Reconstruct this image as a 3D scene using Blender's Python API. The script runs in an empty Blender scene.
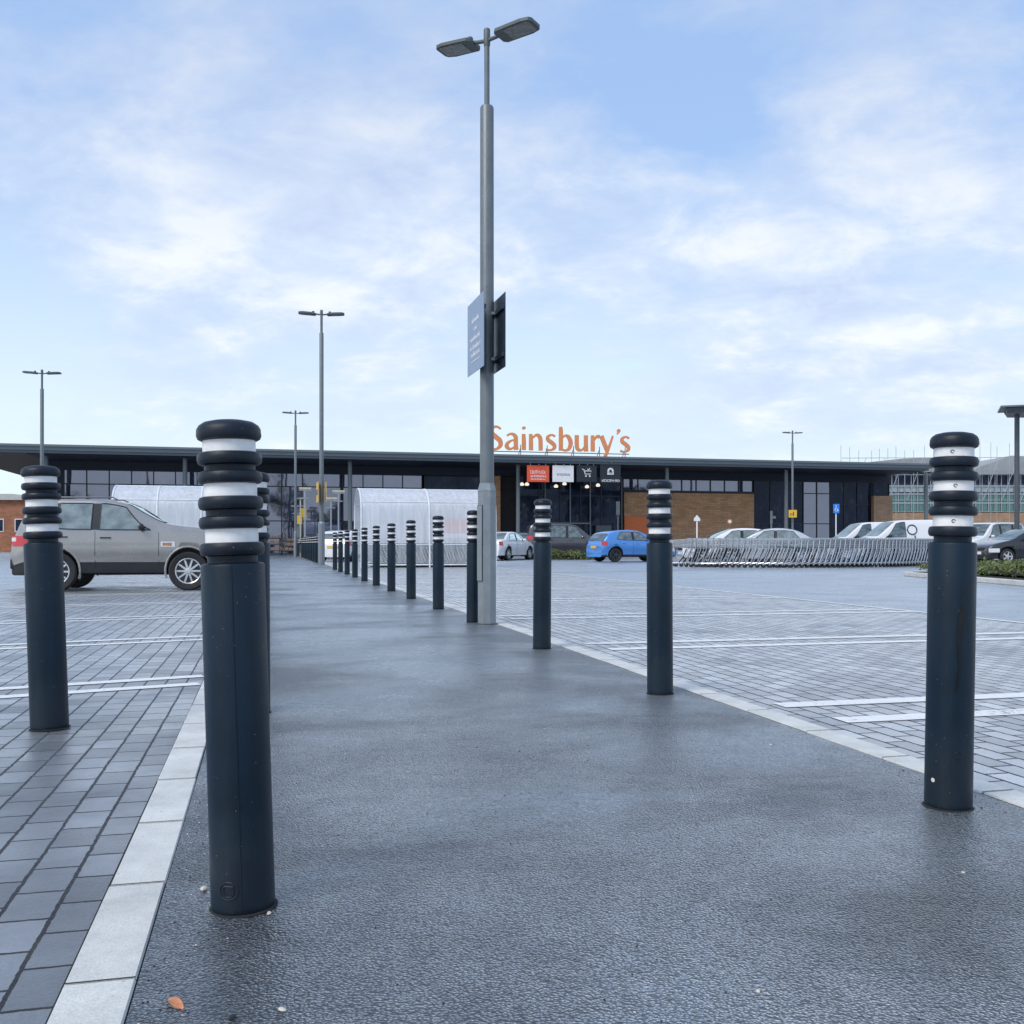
import bpy, math, random
from mathutils import Vector, Matrix
random.seed(7)
R = math.radians
scn = bpy.context.scene
COL = scn.collection

# ------------------------------------------------------------------ frame of reference
F, CX, HY, CH = 1000.0, 512.0, 543.5, 0.83          # focal length in px, principal column, horizon row, eye height
TH = math.atan(0.246)                                # the path runs this much to the left of the view direction
c_, s_ = math.cos(TH), math.sin(TH)
def G(px, py):                                       # ground point seen at a pixel
    y = CH/(py-HY)*F
    return ((px-CX)*y/F, y)
def P(px, y, z=0.0): return ((px-CX)*y/F, y, z)
def H(py, y): return CH-(py-HY)*y/F
def UV(u, v, z=0.0): return (u*c_-v*s_, u*s_+v*c_, z)
def toUV(x, y): return (x*c_+y*s_, -x*s_+y*c_)
def FU(px, v):
    k = (px-CX)/F
    return v*(s_+k*c_)/(c_-k*s_)
def FZ(px, py, v):
    y = UV(FU(px, v), v)[1]
    return CH-(py-HY)*y/F

# ------------------------------------------------------------------ materials
def new_mat(name):
    m = bpy.data.materials.new(name); m.use_nodes = True
    nt = m.node_tree; nt.nodes.clear()
    out = nt.nodes.new('ShaderNodeOutputMaterial')
    b = nt.nodes.new('ShaderNodeBsdfPrincipled')
    nt.links.new(b.outputs[0], out.inputs[0])
    return m, nt, b, out
def N(nt, t, **kw):
    n = nt.nodes.new(t)
    for k, v in kw.items():
        if k.startswith('_'): setattr(n, k[1:], v)
        else: n.inputs[k.replace('__', ' ')].default_value = v
    return n
def L(nt, a, b): nt.links.new(a, b)
def ramp(nt, src, stops, interp='LINEAR'):
    r = nt.nodes.new('ShaderNodeValToRGB'); r.color_ramp.interpolation = interp
    els = r.color_ramp.elements
    while len(els) < len(stops): els.new(0.5)
    for e, (p, c) in zip(els, stops):
        e.position = p
        e.color = (c, c, c, 1) if isinstance(c, (int, float)) else (*c, 1)
    L(nt, src, r.inputs[0]); return r
def math_(nt, op, a, b=None, clamp=False):
    n = nt.nodes.new('ShaderNodeMath'); n.operation = op; n.use_clamp = clamp
    for i, x in enumerate((a, b)):
        if x is None: continue
        if isinstance(x, (int, float)): n.inputs[i].default_value = x
        else: L(nt, x, n.inputs[i])
    return n.outputs[0]
def mixc(nt, f, a, b, mode='MIX'):
    n = nt.nodes.new('ShaderNodeMix'); n.data_type = 'RGBA'; n.blend_type = mode
    if isinstance(f, (int, float)): n.inputs[0].default_value = f
    else: L(nt, f, n.inputs[0])
    for i, x in ((6, a), (7, b)):
        if isinstance(x, tuple): n.inputs[i].default_value = (*x[:3], 1)
        else: L(nt, x, n.inputs[i])
    return n.outputs[2]
def simple(name, col, rough=0.5, metal=0.0, noise=0.12, nscale=6.0, bump=0.0, bscale=60.0, coat=0.0, spec=0.5):
    m, nt, b, _ = new_mat(name)
    tc = N(nt, 'ShaderNodeTexCoord')
    n = N(nt, 'ShaderNodeTexNoise', Scale=nscale, Detail=6.0, Roughness=0.65); L(nt, tc.outputs['Object'], n.inputs['Vector'])
    r = ramp(nt, n.outputs[0], [(0.3, tuple(max(0, x*(1-noise)) for x in col)), (0.7, tuple(x*(1+noise) for x in col))])
    L(nt, r.outputs[0], b.inputs['Base Color'])
    rr = ramp(nt, n.outputs[0], [(0.3, max(0.02, rough-0.06)), (0.7, min(1, rough+0.08))]); L(nt, rr.outputs[0], b.inputs['Roughness'])
    b.inputs['Metallic'].default_value = metal; b.inputs['Coat Weight'].default_value = coat
    b.inputs['Coat Roughness'].default_value = 0.05
    b.inputs['Specular IOR Level'].default_value = spec
    if bump:
        n2 = N(nt, 'ShaderNodeTexNoise', Scale=bscale, Detail=4.0); L(nt, tc.outputs['Object'], n2.inputs['Vector'])
        bp = N(nt, 'ShaderNodeBump', Strength=bump, Distance=0.01); L(nt, n2.outputs[0], bp.inputs['Height']); L(nt, bp.outputs[0], b.inputs['Normal'])
    return m

def wet_film(nt, b, mask, rough, normal, ior=1.5, tint=(1.0, 0.985, 0.965)):
    out = [n for n in nt.nodes if n.type == 'OUTPUT_MATERIAL'][0]
    g = N(nt, 'ShaderNodeBsdfGlossy'); g.inputs['Color'].default_value = (*tint, 1)
    L(nt, rough, g.inputs['Roughness']); L(nt, normal, g.inputs['Normal'])
    fr = N(nt, 'ShaderNodeFresnel', IOR=ior)
    mx = N(nt, 'ShaderNodeMixShader'); L(nt, math_(nt, 'MULTIPLY', fr.outputs[0], mask, True), mx.inputs[0])
    L(nt, b.outputs[0], mx.inputs[1]); L(nt, g.outputs[0], mx.inputs[2]); L(nt, mx.outputs[0], out.inputs[0])

def mat_asphalt(name, base, wet_lo=0.24, wet_hi=0.55, grain=130.0, bstr=0.55, bdist=0.004, band=True, spec=0.4, coat_ior=1.7, cbump=0.15, dry=0.7, sheen=0.35):
    m, nt, b, _ = new_mat(name)
    geo = N(nt, 'ShaderNodeNewGeometry')
    mp = N(nt, 'ShaderNodeMapping'); L(nt, geo.outputs['Position'], mp.inputs[0]); mp.inputs['Rotation'].default_value = (0, 0, -TH)
    # large wet / damp areas, drawn out across the walkway
    mp2 = N(nt, 'ShaderNodeMapping'); L(nt, mp.outputs[0], mp2.inputs[0]); mp2.inputs['Scale'].default_value = (0.55, 0.8, 1)
    big = N(nt, 'ShaderNodeTexNoise', Scale=1.1, Detail=5.0, Roughness=0.55, Distortion=0.6); L(nt, mp2.outputs[0], big.inputs['Vector'])
    med = N(nt, 'ShaderNodeTexNoise', Scale=9.0, Detail=4.0, Roughness=0.7); L(nt, mp.outputs[0], med.inputs['Vector'])
    vor = N(nt, 'ShaderNodeTexVoronoi', Scale=grain, Randomness=1.0); L(nt, geo.outputs['Position'], vor.inputs['Vector'])
    fine = N(nt, 'ShaderNodeTexNoise', Scale=grain*1.1, Detail=3.0, Roughness=0.6); L(nt, geo.outputs['Position'], fine.inputs['Vector'])
    # colour : bitumen with stones of different tone
    stone = mixc(nt, 0.8, (base[0]*0.9, base[1]*0.9, base[2]*0.9), vor.outputs['Color'], 'MIX')
    st = N(nt, 'ShaderNodeSeparateColor'); L(nt, vor.outputs['Color'], st.inputs[0])
    sr = ramp(nt, st.outputs[0], [(0.0, tuple(x*0.55 for x in base)), (0.75, tuple(x*1.1 for x in base)), (0.90, tuple(x*2.2 for x in base)), (1.0, tuple(x*5.5 for x in base))])
    bg = ramp(nt, big.outputs[0], [(0.35, 0.8), (0.65, 1.25)])
    colr = mixc(nt, 1.0, sr.outputs[0], bg.outputs[0], 'MULTIPLY')
    mg = ramp(nt, med.outputs[0], [(0.3, 0.82), (0.7, 1.15)])
    colr = mixc(nt, 1.0, colr, mg.outputs[0], 'MULTIPLY')
    gap = ramp(nt, math_(nt, 'ADD', vor.outputs['Distance'], math_(nt, 'MULTIPLY', math_(nt, 'SUBTRACT', fine.outputs[0], 0.5), 0.5)), [(0.30, 1.0), (0.58, 0.05)])
    mot = N(nt, 'ShaderNodeTexNoise', Scale=42.0, Detail=3.0, Roughness=0.7); L(nt, geo.outputs['Position'], mot.inputs['Vector'])
    motr = ramp(nt, mot.outputs[0], [(0.36, 0.35), (0.6, 1.0)])
    gapm = math_(nt, 'MULTIPLY', gap.outputs[0], motr.outputs[0])
    colr = mixc(nt, 0.75, colr, gap.outputs[0], 'MULTIPLY')
    L(nt, colr, b.inputs['Base Color'])
    wr = ramp(nt, big.outputs[0], [(0.36, wet_hi), (0.62, wet_lo)])
    L(nt, math_(nt, 'ADD', wr.outputs[0], math_(nt, 'MULTIPLY', math_(nt, 'SUBTRACT', med.outputs[0], 0.5), 0.18)), b.inputs['Roughness'])
    b.inputs['Specular IOR Level'].default_value = spec
    hgt = math_(nt, 'ADD', math_(nt, 'MULTIPLY', vor.outputs['Distance'], -1.0), math_(nt, 'MULTIPLY', fine.outputs[0], 0.9))
    bp = N(nt, 'ShaderNodeBump', Distance=bdist); L(nt, hgt, bp.inputs['Height'])
    bs = ramp(nt, big.outputs[0], [(0.35, bstr), (0.65, bstr*0.72)]); L(nt, bs.outputs[0], bp.inputs['Strength'])
    # gentle undulation of the laid surface, bands across the walkway
    mp3 = N(nt, 'ShaderNodeMapping'); L(nt, mp.outputs[0], mp3.inputs[0]); mp3.inputs['Scale'].default_value = (0.5, 2.2, 1)
    und = N(nt, 'ShaderNodeTexNoise', Scale=0.9, Detail=2.0, Roughness=0.5); L(nt, mp3.outputs[0], und.inputs['Vector'])
    bp2 = N(nt, 'ShaderNodeBump', Strength=0.22 if band else 0.15, Distance=0.02); L(nt, und.outputs[0], bp2.inputs['Height'])
    L(nt, bp2.outputs[0], bp.inputs['Normal'])
    L(nt, bp.outputs[0], b.inputs['Normal'])
    bc = N(nt, 'ShaderNodeBump', Strength=bstr*cbump, Distance=bdist); L(nt, hgt, bc.inputs['Height']); L(nt, bp2.outputs[0], bc.inputs['Normal'])
    wm = math_(nt, 'ADD', math_(nt, 'MULTIPLY', big.outputs[0], .8), math_(nt, 'MULTIPLY', med.outputs[0], .2))
    if band:      # water lies along the middle of the walkway, the edges have drained
        su = N(nt, 'ShaderNodeSeparateXYZ'); L(nt, mp.outputs[0], su.inputs[0])
        off = math_(nt, 'ABSOLUTE', math_(nt, 'SUBTRACT', su.outputs[0], 0.95))
        wm = math_(nt, 'ADD', wm, ramp(nt, off, [(0.0, 0.085), (0.95, 0.0), (1.0, 0.0)], 'EASE').outputs[0])
        wm = math_(nt, 'SUBTRACT', wm, ramp(nt, off, [(0.85, 0.0), (1.0, 0.04)]).outputs[0])
    pn = N(nt, 'ShaderNodeTexNoise', Scale=1.9, Detail=4.0, Roughness=0.6, Distortion=0.4); L(nt, mp.outputs[0], pn.inputs['Vector'])
    wm = math_(nt, 'ADD', wm, math_(nt, 'MULTIPLY', math_(nt, 'SUBTRACT', pn.outputs[0], 0.5), 0.32))
    L(nt, ramp(nt, wm, [(0.42, sheen*.5), (0.52, sheen*.75), (0.62, sheen)]).outputs[0], b.inputs['Sheen Weight']); b.inputs['Sheen Roughness'].default_value = 0.13; b.inputs['Sheen Tint'].default_value = (0.86, 0.93, 1.0, 1)
    cw = ramp(nt, wm, [(0.40, dry), (0.54, dry+(1-dry)*.5), (0.66, 1.0)])
    cr = ramp(nt, wm, [(0.42, 0.40), (0.62, 0.27)])
    wet_film(nt, b, math_(nt, 'MULTIPLY', cw.outputs[0], math_(nt, 'ADD', math_(nt, 'MULTIPLY', gapm, 1.05), 0.5)), cr.outputs[0], bc.outputs[0], coat_ior, (0.93, 0.975, 1.0))
    return m

def mat_pavers(name, base, length=0.185, width=0.115, mortar=0.006, moss_at=None):
    m, nt, b, _ = new_mat(name)
    geo = N(nt, 'ShaderNodeNewGeometry')
    mp = N(nt, 'ShaderNodeMapping'); L(nt, geo.outputs['Position'], mp.inputs[0]); mp.inputs['Rotation'].default_value = (0, 0, -TH)
    sx = N(nt, 'ShaderNodeSeparateXYZ'); L(nt, mp.outputs[0], sx.inputs[0])
    # slightly wandering joints
    wob = N(nt, 'ShaderNodeTexNoise', Scale=2.5, Detail=2.0); L(nt, mp.outputs[0], wob.inputs['Vector'])
    wv = math_(nt, 'MULTIPLY', math_(nt, 'SUBTRACT', wob.outputs[0], 0.5), 0.007)
    wob2 = N(nt, 'ShaderNodeTexNoise', Scale=30.0, Detail=4.0); L(nt, mp.outputs[0], wob2.inputs['Vector'])
    wv2 = math_(nt, 'MULTIPLY', math_(nt, 'SUBTRACT', wob2.outputs[0], 0.5), 0.009)
    cx = N(nt, 'ShaderNodeCombineXYZ')
    L(nt, math_(nt, 'ADD', sx.outputs[1], wv2), cx.inputs[0]); L(nt, math_(nt, 'ADD', sx.outputs[0], math_(nt, 'ADD', wv, wv2)), cx.inputs[1])
    br = N(nt, 'ShaderNodeTexBrick', Scale=1.0); L(nt, cx.outputs[0], br.inputs['Vector'])
    br.inputs['Brick Width'].default_value = length; br.inputs['Row Height'].default_value = width
    br.inputs['Mortar Size'].default_value = mortar; br.inputs['Mortar Smooth'].default_value = 0.4
    br.inputs['Color1'].default_value = (0, 0, 0, 1); br.inputs['Color2'].default_value = (1, 1, 1, 1); br.inputs['Mortar'].default_value = (0.5, 0.5, 0.5, 1)
    br.inputs['Bias'].default_value = 0.0
    rnd = N(nt, 'ShaderNodeSeparateColor'); L(nt, br.outputs['Color'], rnd.inputs[0])
    tone = ramp(nt, rnd.outputs[0], [(0.0, tuple(x*0.62 for x in base)), (0.5, base), (0.85, tuple(x*1.2 for x in base)), (1.0, tuple(x*1.6 for x in base))])
    n = N(nt, 'ShaderNodeTexNoise', Scale=160.0, Detail=4.0, Roughness=0.7); L(nt, mp.outputs[0], n.inputs['Vector'])
    ng = ramp(nt, n.outputs[0], [(0.3, 0.72), (0.7, 1.25)])
    c1 = mixc(nt, 1.0, tone.outputs[0], ng.outputs[0], 'MULTIPLY')
    big = N(nt, 'ShaderNodeTexNoise', Scale=1.3, Detail=5.0, Roughness=0.6); L(nt, mp.outputs[0], big.inputs['Vector'])
    bg = ramp(nt, big.outputs[0], [(0.35, 0.75), (0.65, 1.2)])
    c1 = mixc(nt, 1.0, c1, bg.outputs[0], 'MULTIPLY')
    # moss and grime in joints
    mossn = N(nt, 'ShaderNodeTexNoise', Scale=5.0, Detail=5.0); L(nt, mp.outputs[0], mossn.inputs['Vector'])
    mossm = ramp(nt, mossn.outputs[0], [(0.52, 0.0), (0.72, 0.55)])
    mort = mixc(nt, mossm.outputs[0], (0.008, 0.009, 0.012), (0.045, 0.05, 0.02))
    c2 = mixc(nt, br.outputs['Fac'], c1, mort)
    if moss_at:
        vd = nt.nodes.new('ShaderNodeVectorMath'); vd.operation = 'DISTANCE'; L(nt, geo.outputs['Position'], vd.inputs[0]); vd.inputs[1].default_value = moss_at
        mm = math_(nt, 'MULTIPLY', ramp(nt, vd.outputs['Value'], [(0.1, 1.0), (0.62, 0.0)]).outputs[0], ramp(nt, wob2.outputs[0], [(0.46, 0.0), (0.58, 0.75)]).outputs[0])
        c2 = mixc(nt, mm, c2, (0.05, 0.055, 0.03))
    L(nt, c2, b.inputs['Base Color'])
    rr = ramp(nt, big.outputs[0], [(0.35, 0.55), (0.65, 0.3)])
    r2 = math_(nt, 'ADD', rr.outputs[0], math_(nt, 'MULTIPLY', br.outputs['Fac'], 0.4), True)
    r3 = math_(nt, 'ADD', r2, math_(nt, 'MULTIPLY', math_(nt, 'SUBTRACT', rnd.outputs[0], 0.5), 0.12))
    L(nt, r3, b.inputs['Roughness']); b.inputs['Specular IOR Level'].default_value = 0.35
    h = math_(nt, 'ADD', math_(nt, 'MULTIPLY', br.outputs['Fac'], -1.0), math_(nt, 'MULTIPLY', n.outputs[0], 0.3))
    h = math_(nt, 'ADD', h, math_(nt, 'MULTIPLY', rnd.outputs[0], 0.25))
    dimp = N(nt, 'ShaderNodeTexNoise', Scale=16.0, Detail=2.0); L(nt, mp.outputs[0], dimp.inputs['Vector'])
    h = math_(nt, 'ADD', h, math_(nt, 'MULTIPLY', dimp.outputs[0], 0.35))
    bp = N(nt, 'ShaderNodeBump', Strength=0.95, Distance=0.007); L(nt, h, bp.inputs['Height']); L(nt, bp.outputs[0], b.inputs['Normal'])
    bc = N(nt, 'ShaderNodeBump', Strength=0.28, Distance=0.006); L(nt, h, bc.inputs['Height'])
    b.inputs['Sheen Weight'].default_value = 0.35; b.inputs['Sheen Roughness'].default_value = 0.3; b.inputs['Sheen Tint'].default_value = (0.85, 0.92, 1.0, 1)
    cw = ramp(nt, big.outputs[0], [(0.34, 0.45), (0.58, 1.0)])
    vary = math_(nt, 'ADD', math_(nt, 'MULTIPLY', rnd.outputs[0], 0.5), 0.6)
    mk = math_(nt, 'MULTIPLY', math_(nt, 'MULTIPLY', cw.outputs[0], vary), math_(nt, 'SUBTRACT', 1.0, br.outputs['Fac']))
    wet_film(nt, b, mk, ramp(nt, big.outputs[0], [(0.36, 0.42), (0.64, 0.24)]).outputs[0], bc.outputs[0], 1.85)
    return m

def mat_line(name, base=(0.86, 0.86, 0.84), wear=0.29):
    m, nt, b, out = new_mat(name)
    geo = N(nt, 'ShaderNodeNewGeometry')
    n = N(nt, 'ShaderNodeTexNoise', Scale=22.0, Detail=8.0, Roughness=0.75); L(nt, geo.outputs['Position'], n.inputs['Vector'])
    n2 = N(nt, 'ShaderNodeTexNoise', Scale=1.7, Detail=3.0); L(nt, geo.outputs['Position'], n2.inputs['Vector'])
    s = math_(nt, 'ADD', n.outputs[0], math_(nt, 'MULTIPLY', math_(nt, 'SUBTRACT', n2.outputs[0], 0.5), 0.6))
    a = ramp(nt, s, [(wear-0.06, 0.0), (wear+0.1, 0.97)])
    L(nt, a.outputs[0], b.inputs['Alpha'])
    cr = ramp(nt, n.outputs[0], [(0.3, tuple(x*0.75 for x in base)), (0.65, base)]); L(nt, cr.outputs[0], b.inputs['Base Color'])
    b.inputs['Roughness'].default_value = 0.45
    b.inputs['Sheen Weight'].default_value = 0.5; b.inputs['Coat Weight'].default_value = 0.4; b.inputs['Coat Roughness'].default_value = 0.35
    return m

def mat_kerb(name):
    m, nt, b, _ = new_mat(name)
    geo = N(nt, 'ShaderNodeNewGeometry')
    n = N(nt, 'ShaderNodeTexNoise', Scale=4.0, Detail=8.0, Roughness=0.7); L(nt, geo.outputs['Position'], n.inputs['Vector'])
    n2 = N(nt, 'ShaderNodeTexNoise', Scale=220.0, Detail=3.0); L(nt, geo.outputs['Position'], n2.inputs['Vector'])
    v = N(nt, 'ShaderNodeTexVoronoi', Scale=26.0); L(nt, geo.outputs['Position'], v.inputs['Vector'])
    sp = ramp(nt, v.outputs['Distance'], [(0.05, 0.25), (0.12, 1.0)])
    r = ramp(nt, n.outputs[0], [(0.3, (0.46, 0.465, 0.455)), (0.7, (0.70, 0.70, 0.66))])
    c = mixc(nt, 1.0, r.outputs[0], ramp(nt, n2.outputs[0], [(0.3, 0.82), (0.7, 1.12)]).outputs[0], 'MULTIPLY')
    msk = ramp(nt, n.outputs[0], [(0.45, 0.0), (0.6, 1.0)])
    c = mixc(nt, msk.outputs[0], c, mixc(nt, 1.0, c, sp.outputs[0], 'MULTIPLY'))
    L(nt, c, b.inputs['Base Color'])
    L(nt, ramp(nt, n.outputs[0], [(0.3, 0.5), (0.7, 0.33)]).outputs[0], b.inputs['Roughness'])
    bp = N(nt, 'ShaderNodeBump', Strength=0.3, Distance=0.002); L(nt, n2.outputs[0], bp.inputs['Height']); L(nt, bp.outputs[0], b.inputs['Normal'])
    return m

def mat_bollard(name, base=(0.0008, 0.0105, 0.023), seam=False):
    m, nt, b, _ = new_mat(name)
    tc = N(nt, 'ShaderNodeTexCoord')
    gi = N(nt, 'ShaderNodeObjectInfo')
    ad = nt.nodes.new('ShaderNodeVectorMath'); ad.operation = 'ADD'; L(nt, tc.outputs['Object'], ad.inputs[0]); L(nt, gi.outputs['Random'], ad.inputs[1])
    n = N(nt, 'ShaderNodeTexNoise', Scale=5.0, Detail=7.0, Roughness=0.7); L(nt, ad.outputs[0], n.inputs['Vector'])
    mp = N(nt, 'ShaderNodeMapping'); L(nt, ad.outputs[0], mp.inputs[0]); mp.inputs['Scale'].default_value = (30, 30, 2.0)
    st = N(nt, 'ShaderNodeTexNoise', Scale=1.0, Detail=4.0); L(nt, mp.outputs[0], st.inputs['Vector'])
    v = N(nt, 'ShaderNodeTexVoronoi', Scale=120.0); L(nt, ad.outputs[0], v.inputs['Vector'])
    sc = N(nt, 'ShaderNodeSeparateColor'); L(nt, v.outputs['Color'], sc.inputs[0])
    keep = ramp(nt, sc.outputs[0], [(0.95, 0.0), (0.96, 1.0)])
    dot = ramp(nt, v.outputs['Distance'], [(0.10, 1.0), (0.22, 0.0)])
    fleck = math_(nt, 'MULTIPLY', keep.outputs[0], dot.outputs[0])
    c = ramp(nt, n.outputs[0], [(0.3, tuple(x*0.75 for x in base)), (0.7, tuple(x*1.5 for x in base))]).outputs[0]
    c = mixc(nt, ramp(nt, st.outputs[0], [(0.5, 0.0), (0.8, 0.25)]).outputs[0], c, tuple(x*3 for x in base))
    sz_ = N(nt, 'ShaderNodeSeparateXYZ'); L(nt, tc.outputs['Object'], sz_.inputs[0])
    low = ramp(nt, math_(nt, 'ADD', sz_.outputs[2], math_(nt, 'MULTIPLY', n.outputs[0], -0.25)), [(-0.0, 1.0), (0.16, 0.0)])
    c = mixc(nt, math_(nt, 'MULTIPLY', low.outputs[0], 0.18), c, (0.05, 0.055, 0.06))
    sm = N(nt, 'ShaderNodeMapping'); L(nt, ad.outputs[0], sm.inputs[0]); sm.inputs['Scale'].default_value = (60, 60, 9)
    sn = N(nt, 'ShaderNodeTexNoise', Scale=1.0, Detail=6.0, Roughness=0.8); L(nt, sm.outputs[0], sn.inputs['Vector'])
    c = mixc(nt, ramp(nt, sn.outputs[0], [(0.62, 0.0), (0.74, 0.2)]).outputs[0], c, (0.07, 0.085, 0.10))
    c = mixc(nt, math_(nt, 'MULTIPLY', fleck, 0.6), c, (0.2, 0.24, 0.28))
    L(nt, c, b.inputs['Base Color'])
    L(nt, ramp(nt, n.outputs[0], [(0.3, 0.34), (0.7, 0.52)]).outputs[0], b.inputs['Roughness'])
    f = N(nt, 'ShaderNodeTexNoise', Scale=340.0, Detail=3.0, Roughness=0.7); L(nt, ad.outputs[0], f.inputs['Vector'])
    h = math_(nt, 'ADD', f.outputs[0], math_(nt, 'MULTIPLY', fleck, 1.2))
    bp = N(nt, 'ShaderNodeBump', Strength=0.35, Distance=0.0016); L(nt, h, bp.inputs['Height']); L(nt, bp.outputs[0], b.inputs['Normal'])
    b.inputs['Specular IOR Level'].default_value = 0.33
    return m

def mat_glass(name, tint, refl=0.25, rough=0.03, rc=(0.75, 0.78, 0.9), glimpse=False):
    m, nt, b, out = new_mat(name)
    b.inputs['Base Color'].default_value = (*tint, 1); b.inputs['Roughness'].default_value = 0.3; b.inputs['Specular IOR Level'].default_value = 0.05
    g = N(nt, 'ShaderNodeBsdfGlossy', Roughness=rough); g.inputs['Color'].default_value = (*rc, 1)
    mx = N(nt, 'ShaderNodeMixShader')
    fr = N(nt, 'ShaderNodeFresnel', IOR=1.5)
    f = math_(nt, 'ADD', math_(nt, 'MULTIPLY', fr.outputs[0], 0.9 if refl > .05 else .35), refl, True)
    L(nt, f, mx.inputs[0]); L(nt, b.outputs[0], mx.inputs[1]); L(nt, g.outputs[0], mx.inputs[2]); L(nt, mx.outputs[0], out.inputs[0])
    geo = N(nt, 'ShaderNodeNewGeometry')
    if glimpse:
        gm = N(nt, 'ShaderNodeMapping'); L(nt, geo.outputs['Position'], gm.inputs[0]); gm.inputs['Scale'].default_value = (1.2, .3, .8)
        gn = N(nt, 'ShaderNodeTexNoise', Scale=1.1, Detail=5.0, Roughness=0.7); L(nt, gm.outputs[0], gn.inputs['Vector'])
        gr = ramp(nt, gn.outputs[0], [(0.42, tint), (0.58, tuple(t*3+.004 for t in tint)), (0.66, (0.075, 0.062, 0.052)), (0.74, (0.13, 0.125, 0.12))])
        L(nt, gr.outputs[0], b.inputs['Base Color'])
    n = N(nt, 'ShaderNodeTexNoise', Scale=0.7, Detail=1.0); L(nt, geo.outputs['Position'], n.inputs['Vector'])
    bp = N(nt, 'ShaderNodeBump', Strength=0.12, Distance=0.06); L(nt, n.outputs[0], bp.inputs['Height']); L(nt, bp.outputs[0], g.inputs['Normal'])
    return m
def mat_clear(name, alpha=0.5, col=(0.75, 0.78, 0.82), rough=0.25, streak=True):
    m, nt, b, out = new_mat(name)
    tr = N(nt, 'ShaderNodeBsdfTransparent'); tr.inputs[0].default_value = (0.93, 0.96, 1, 1)
    b.inputs['Base Color'].default_value = (*col, 1); b.inputs['Roughness'].default_value = rough
    tc = N(nt, 'ShaderNodeTexCoord')
    mp = N(nt, 'ShaderNodeMapping'); L(nt, tc.outputs['Object'], mp.inputs[0]); mp.inputs['Scale'].default_value = (9, 9, 0.6)
    n = N(nt, 'ShaderNodeTexNoise', Scale=1.0, Detail=6.0, Roughness=0.65); L(nt, mp.outputs[0], n.inputs['Vector'])
    f = ramp(nt, n.outputs[0], [(0.25, max(0, alpha-0.14)), (0.75, min(1, alpha+0.16))])
    mx = N(nt, 'ShaderNodeMixShader'); L(nt, f.outputs[0], mx.inputs[0]); L(nt, tr.outputs[0], mx.inputs[1]); L(nt, b.outputs[0], mx.inputs[2]); L(nt, mx.outputs[0], out.inputs[0])
    return m
def mat_brick(name, c1, c2, mortar, w=0.3, h=0.1, rot=0.0, ms=0.012, axis='OBJ'):
    m, nt, b, _ = new_mat(name)
    tc = N(nt, 'ShaderNodeTexCoord')
    sx = N(nt, 'ShaderNodeSeparateXYZ'); L(nt, tc.outputs['Object'], sx.inputs[0])
    cx = N(nt, 'ShaderNodeCombineXYZ'); L(nt, math_(nt, 'ADD', sx.outputs[0], sx.outputs[1]), cx.inputs[0]); L(nt, sx.outputs[2], cx.inputs[1])
    br = N(nt, 'ShaderNodeTexBrick', Scale=1.0); L(nt, cx.outputs[0], br.inputs['Vector'])
    br.inputs['Brick Width'].default_value = w; br.inputs['Row Height'].default_value = h; br.inputs['Mortar Size'].default_value = ms
    br.inputs['Color1'].default_value = (*c1, 1); br.inputs['Color2'].default_value = (*c2, 1); br.inputs['Mortar'].default_value = (*mortar, 1)
    n = N(nt, 'ShaderNodeTexNoise', Scale=1.3, Detail=6.0, Roughness=0.7); L(nt, cx.outputs[0], n.inputs['Vector'])
    c = mixc(nt, 1.0, br.outputs[0], ramp(nt, n.outputs[0], [(0.3, 0.78), (0.7, 1.2)]).outputs[0], 'MULTIPLY')
    L(nt, c, b.inputs['Base Color']); b.inputs['Roughness'].default_value = 0.8
    bp = N(nt, 'ShaderNodeBump', Strength=0.4, Distance=0.01); L(nt, br.outputs['Fac'], bp.inputs['Height']); bp.invert = True; L(nt, bp.outputs[0], b.inputs['Normal'])
    return m
def mat_emit(name, col, s):
    m, nt, b, out = new_mat(name)
    b.inputs['Base Color'].default_value = (*col, 1); b.inputs['Emission Color'].default_value = (*col, 1); b.inputs['Emission Strength'].default_value = s
    return m

M = {}
M['path'] = mat_asphalt('wet_path_asphalt', (0.010, 0.0135, 0.021), wet_lo=0.24, wet_hi=0.5, grain=150.0, bstr=1.0, bdist=0.006, spec=0.3, coat_ior=3.3, cbump=0.15, dry=0.36, sheen=1.0)
M['road'] = mat_asphalt('damp_road_asphalt', (0.27, 0.285, 0.31), wet_lo=0.33, wet_hi=0.5, grain=90.0, bstr=0.35, bdist=0.002, band=False, spec=0.5)
M['paver'] = mat_pavers('block_paving_left', (0.125, 0.135, 0.155), 0.185, 0.116, 0.006, (-1.9, 4.55, 0))
M['paver2'] = mat_pavers('block_paving_right', (0.33, 0.33, 0.335), 0.2, 0.105, 0.0075)
M['line'] = mat_line('worn_white_paint')
M['line_faint'] = mat_line('faint_white_paint', (0.5, 0.5, 0.5), 0.5)
M['kerb'] = mat_kerb('pale_concrete_edging')
M['kerb_joint'] = simple('edging_joint', (0.015, 0.015, 0.016), 0.9)
M['bollard'] = mat_bollard('dark_blue_recycled_plastic')
M['bollard_rim'] = mat_bollard('dark_collar_plastic', (0.0045, 0.010, 0.019))
M['band'] = simple('white_reflective_band', (0.82, 0.82, 0.82), 0.42, noise=0.11, nscale=28)
M['stain'] = simple('wet_black_stain', (0.002, 0.003, 0.005), 0.2)
M['galv_base'] = simple('grey_steel_foot', (0.23, 0.26, 0.285), 0.4, 0.25, noise=0.12, nscale=9, bump=0.05)
M['galv'] = simple('painted_grey_steel', (0.145, 0.17, 0.185), 0.42, 0.2, noise=0.12, nscale=9, bump=0.05)
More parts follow.
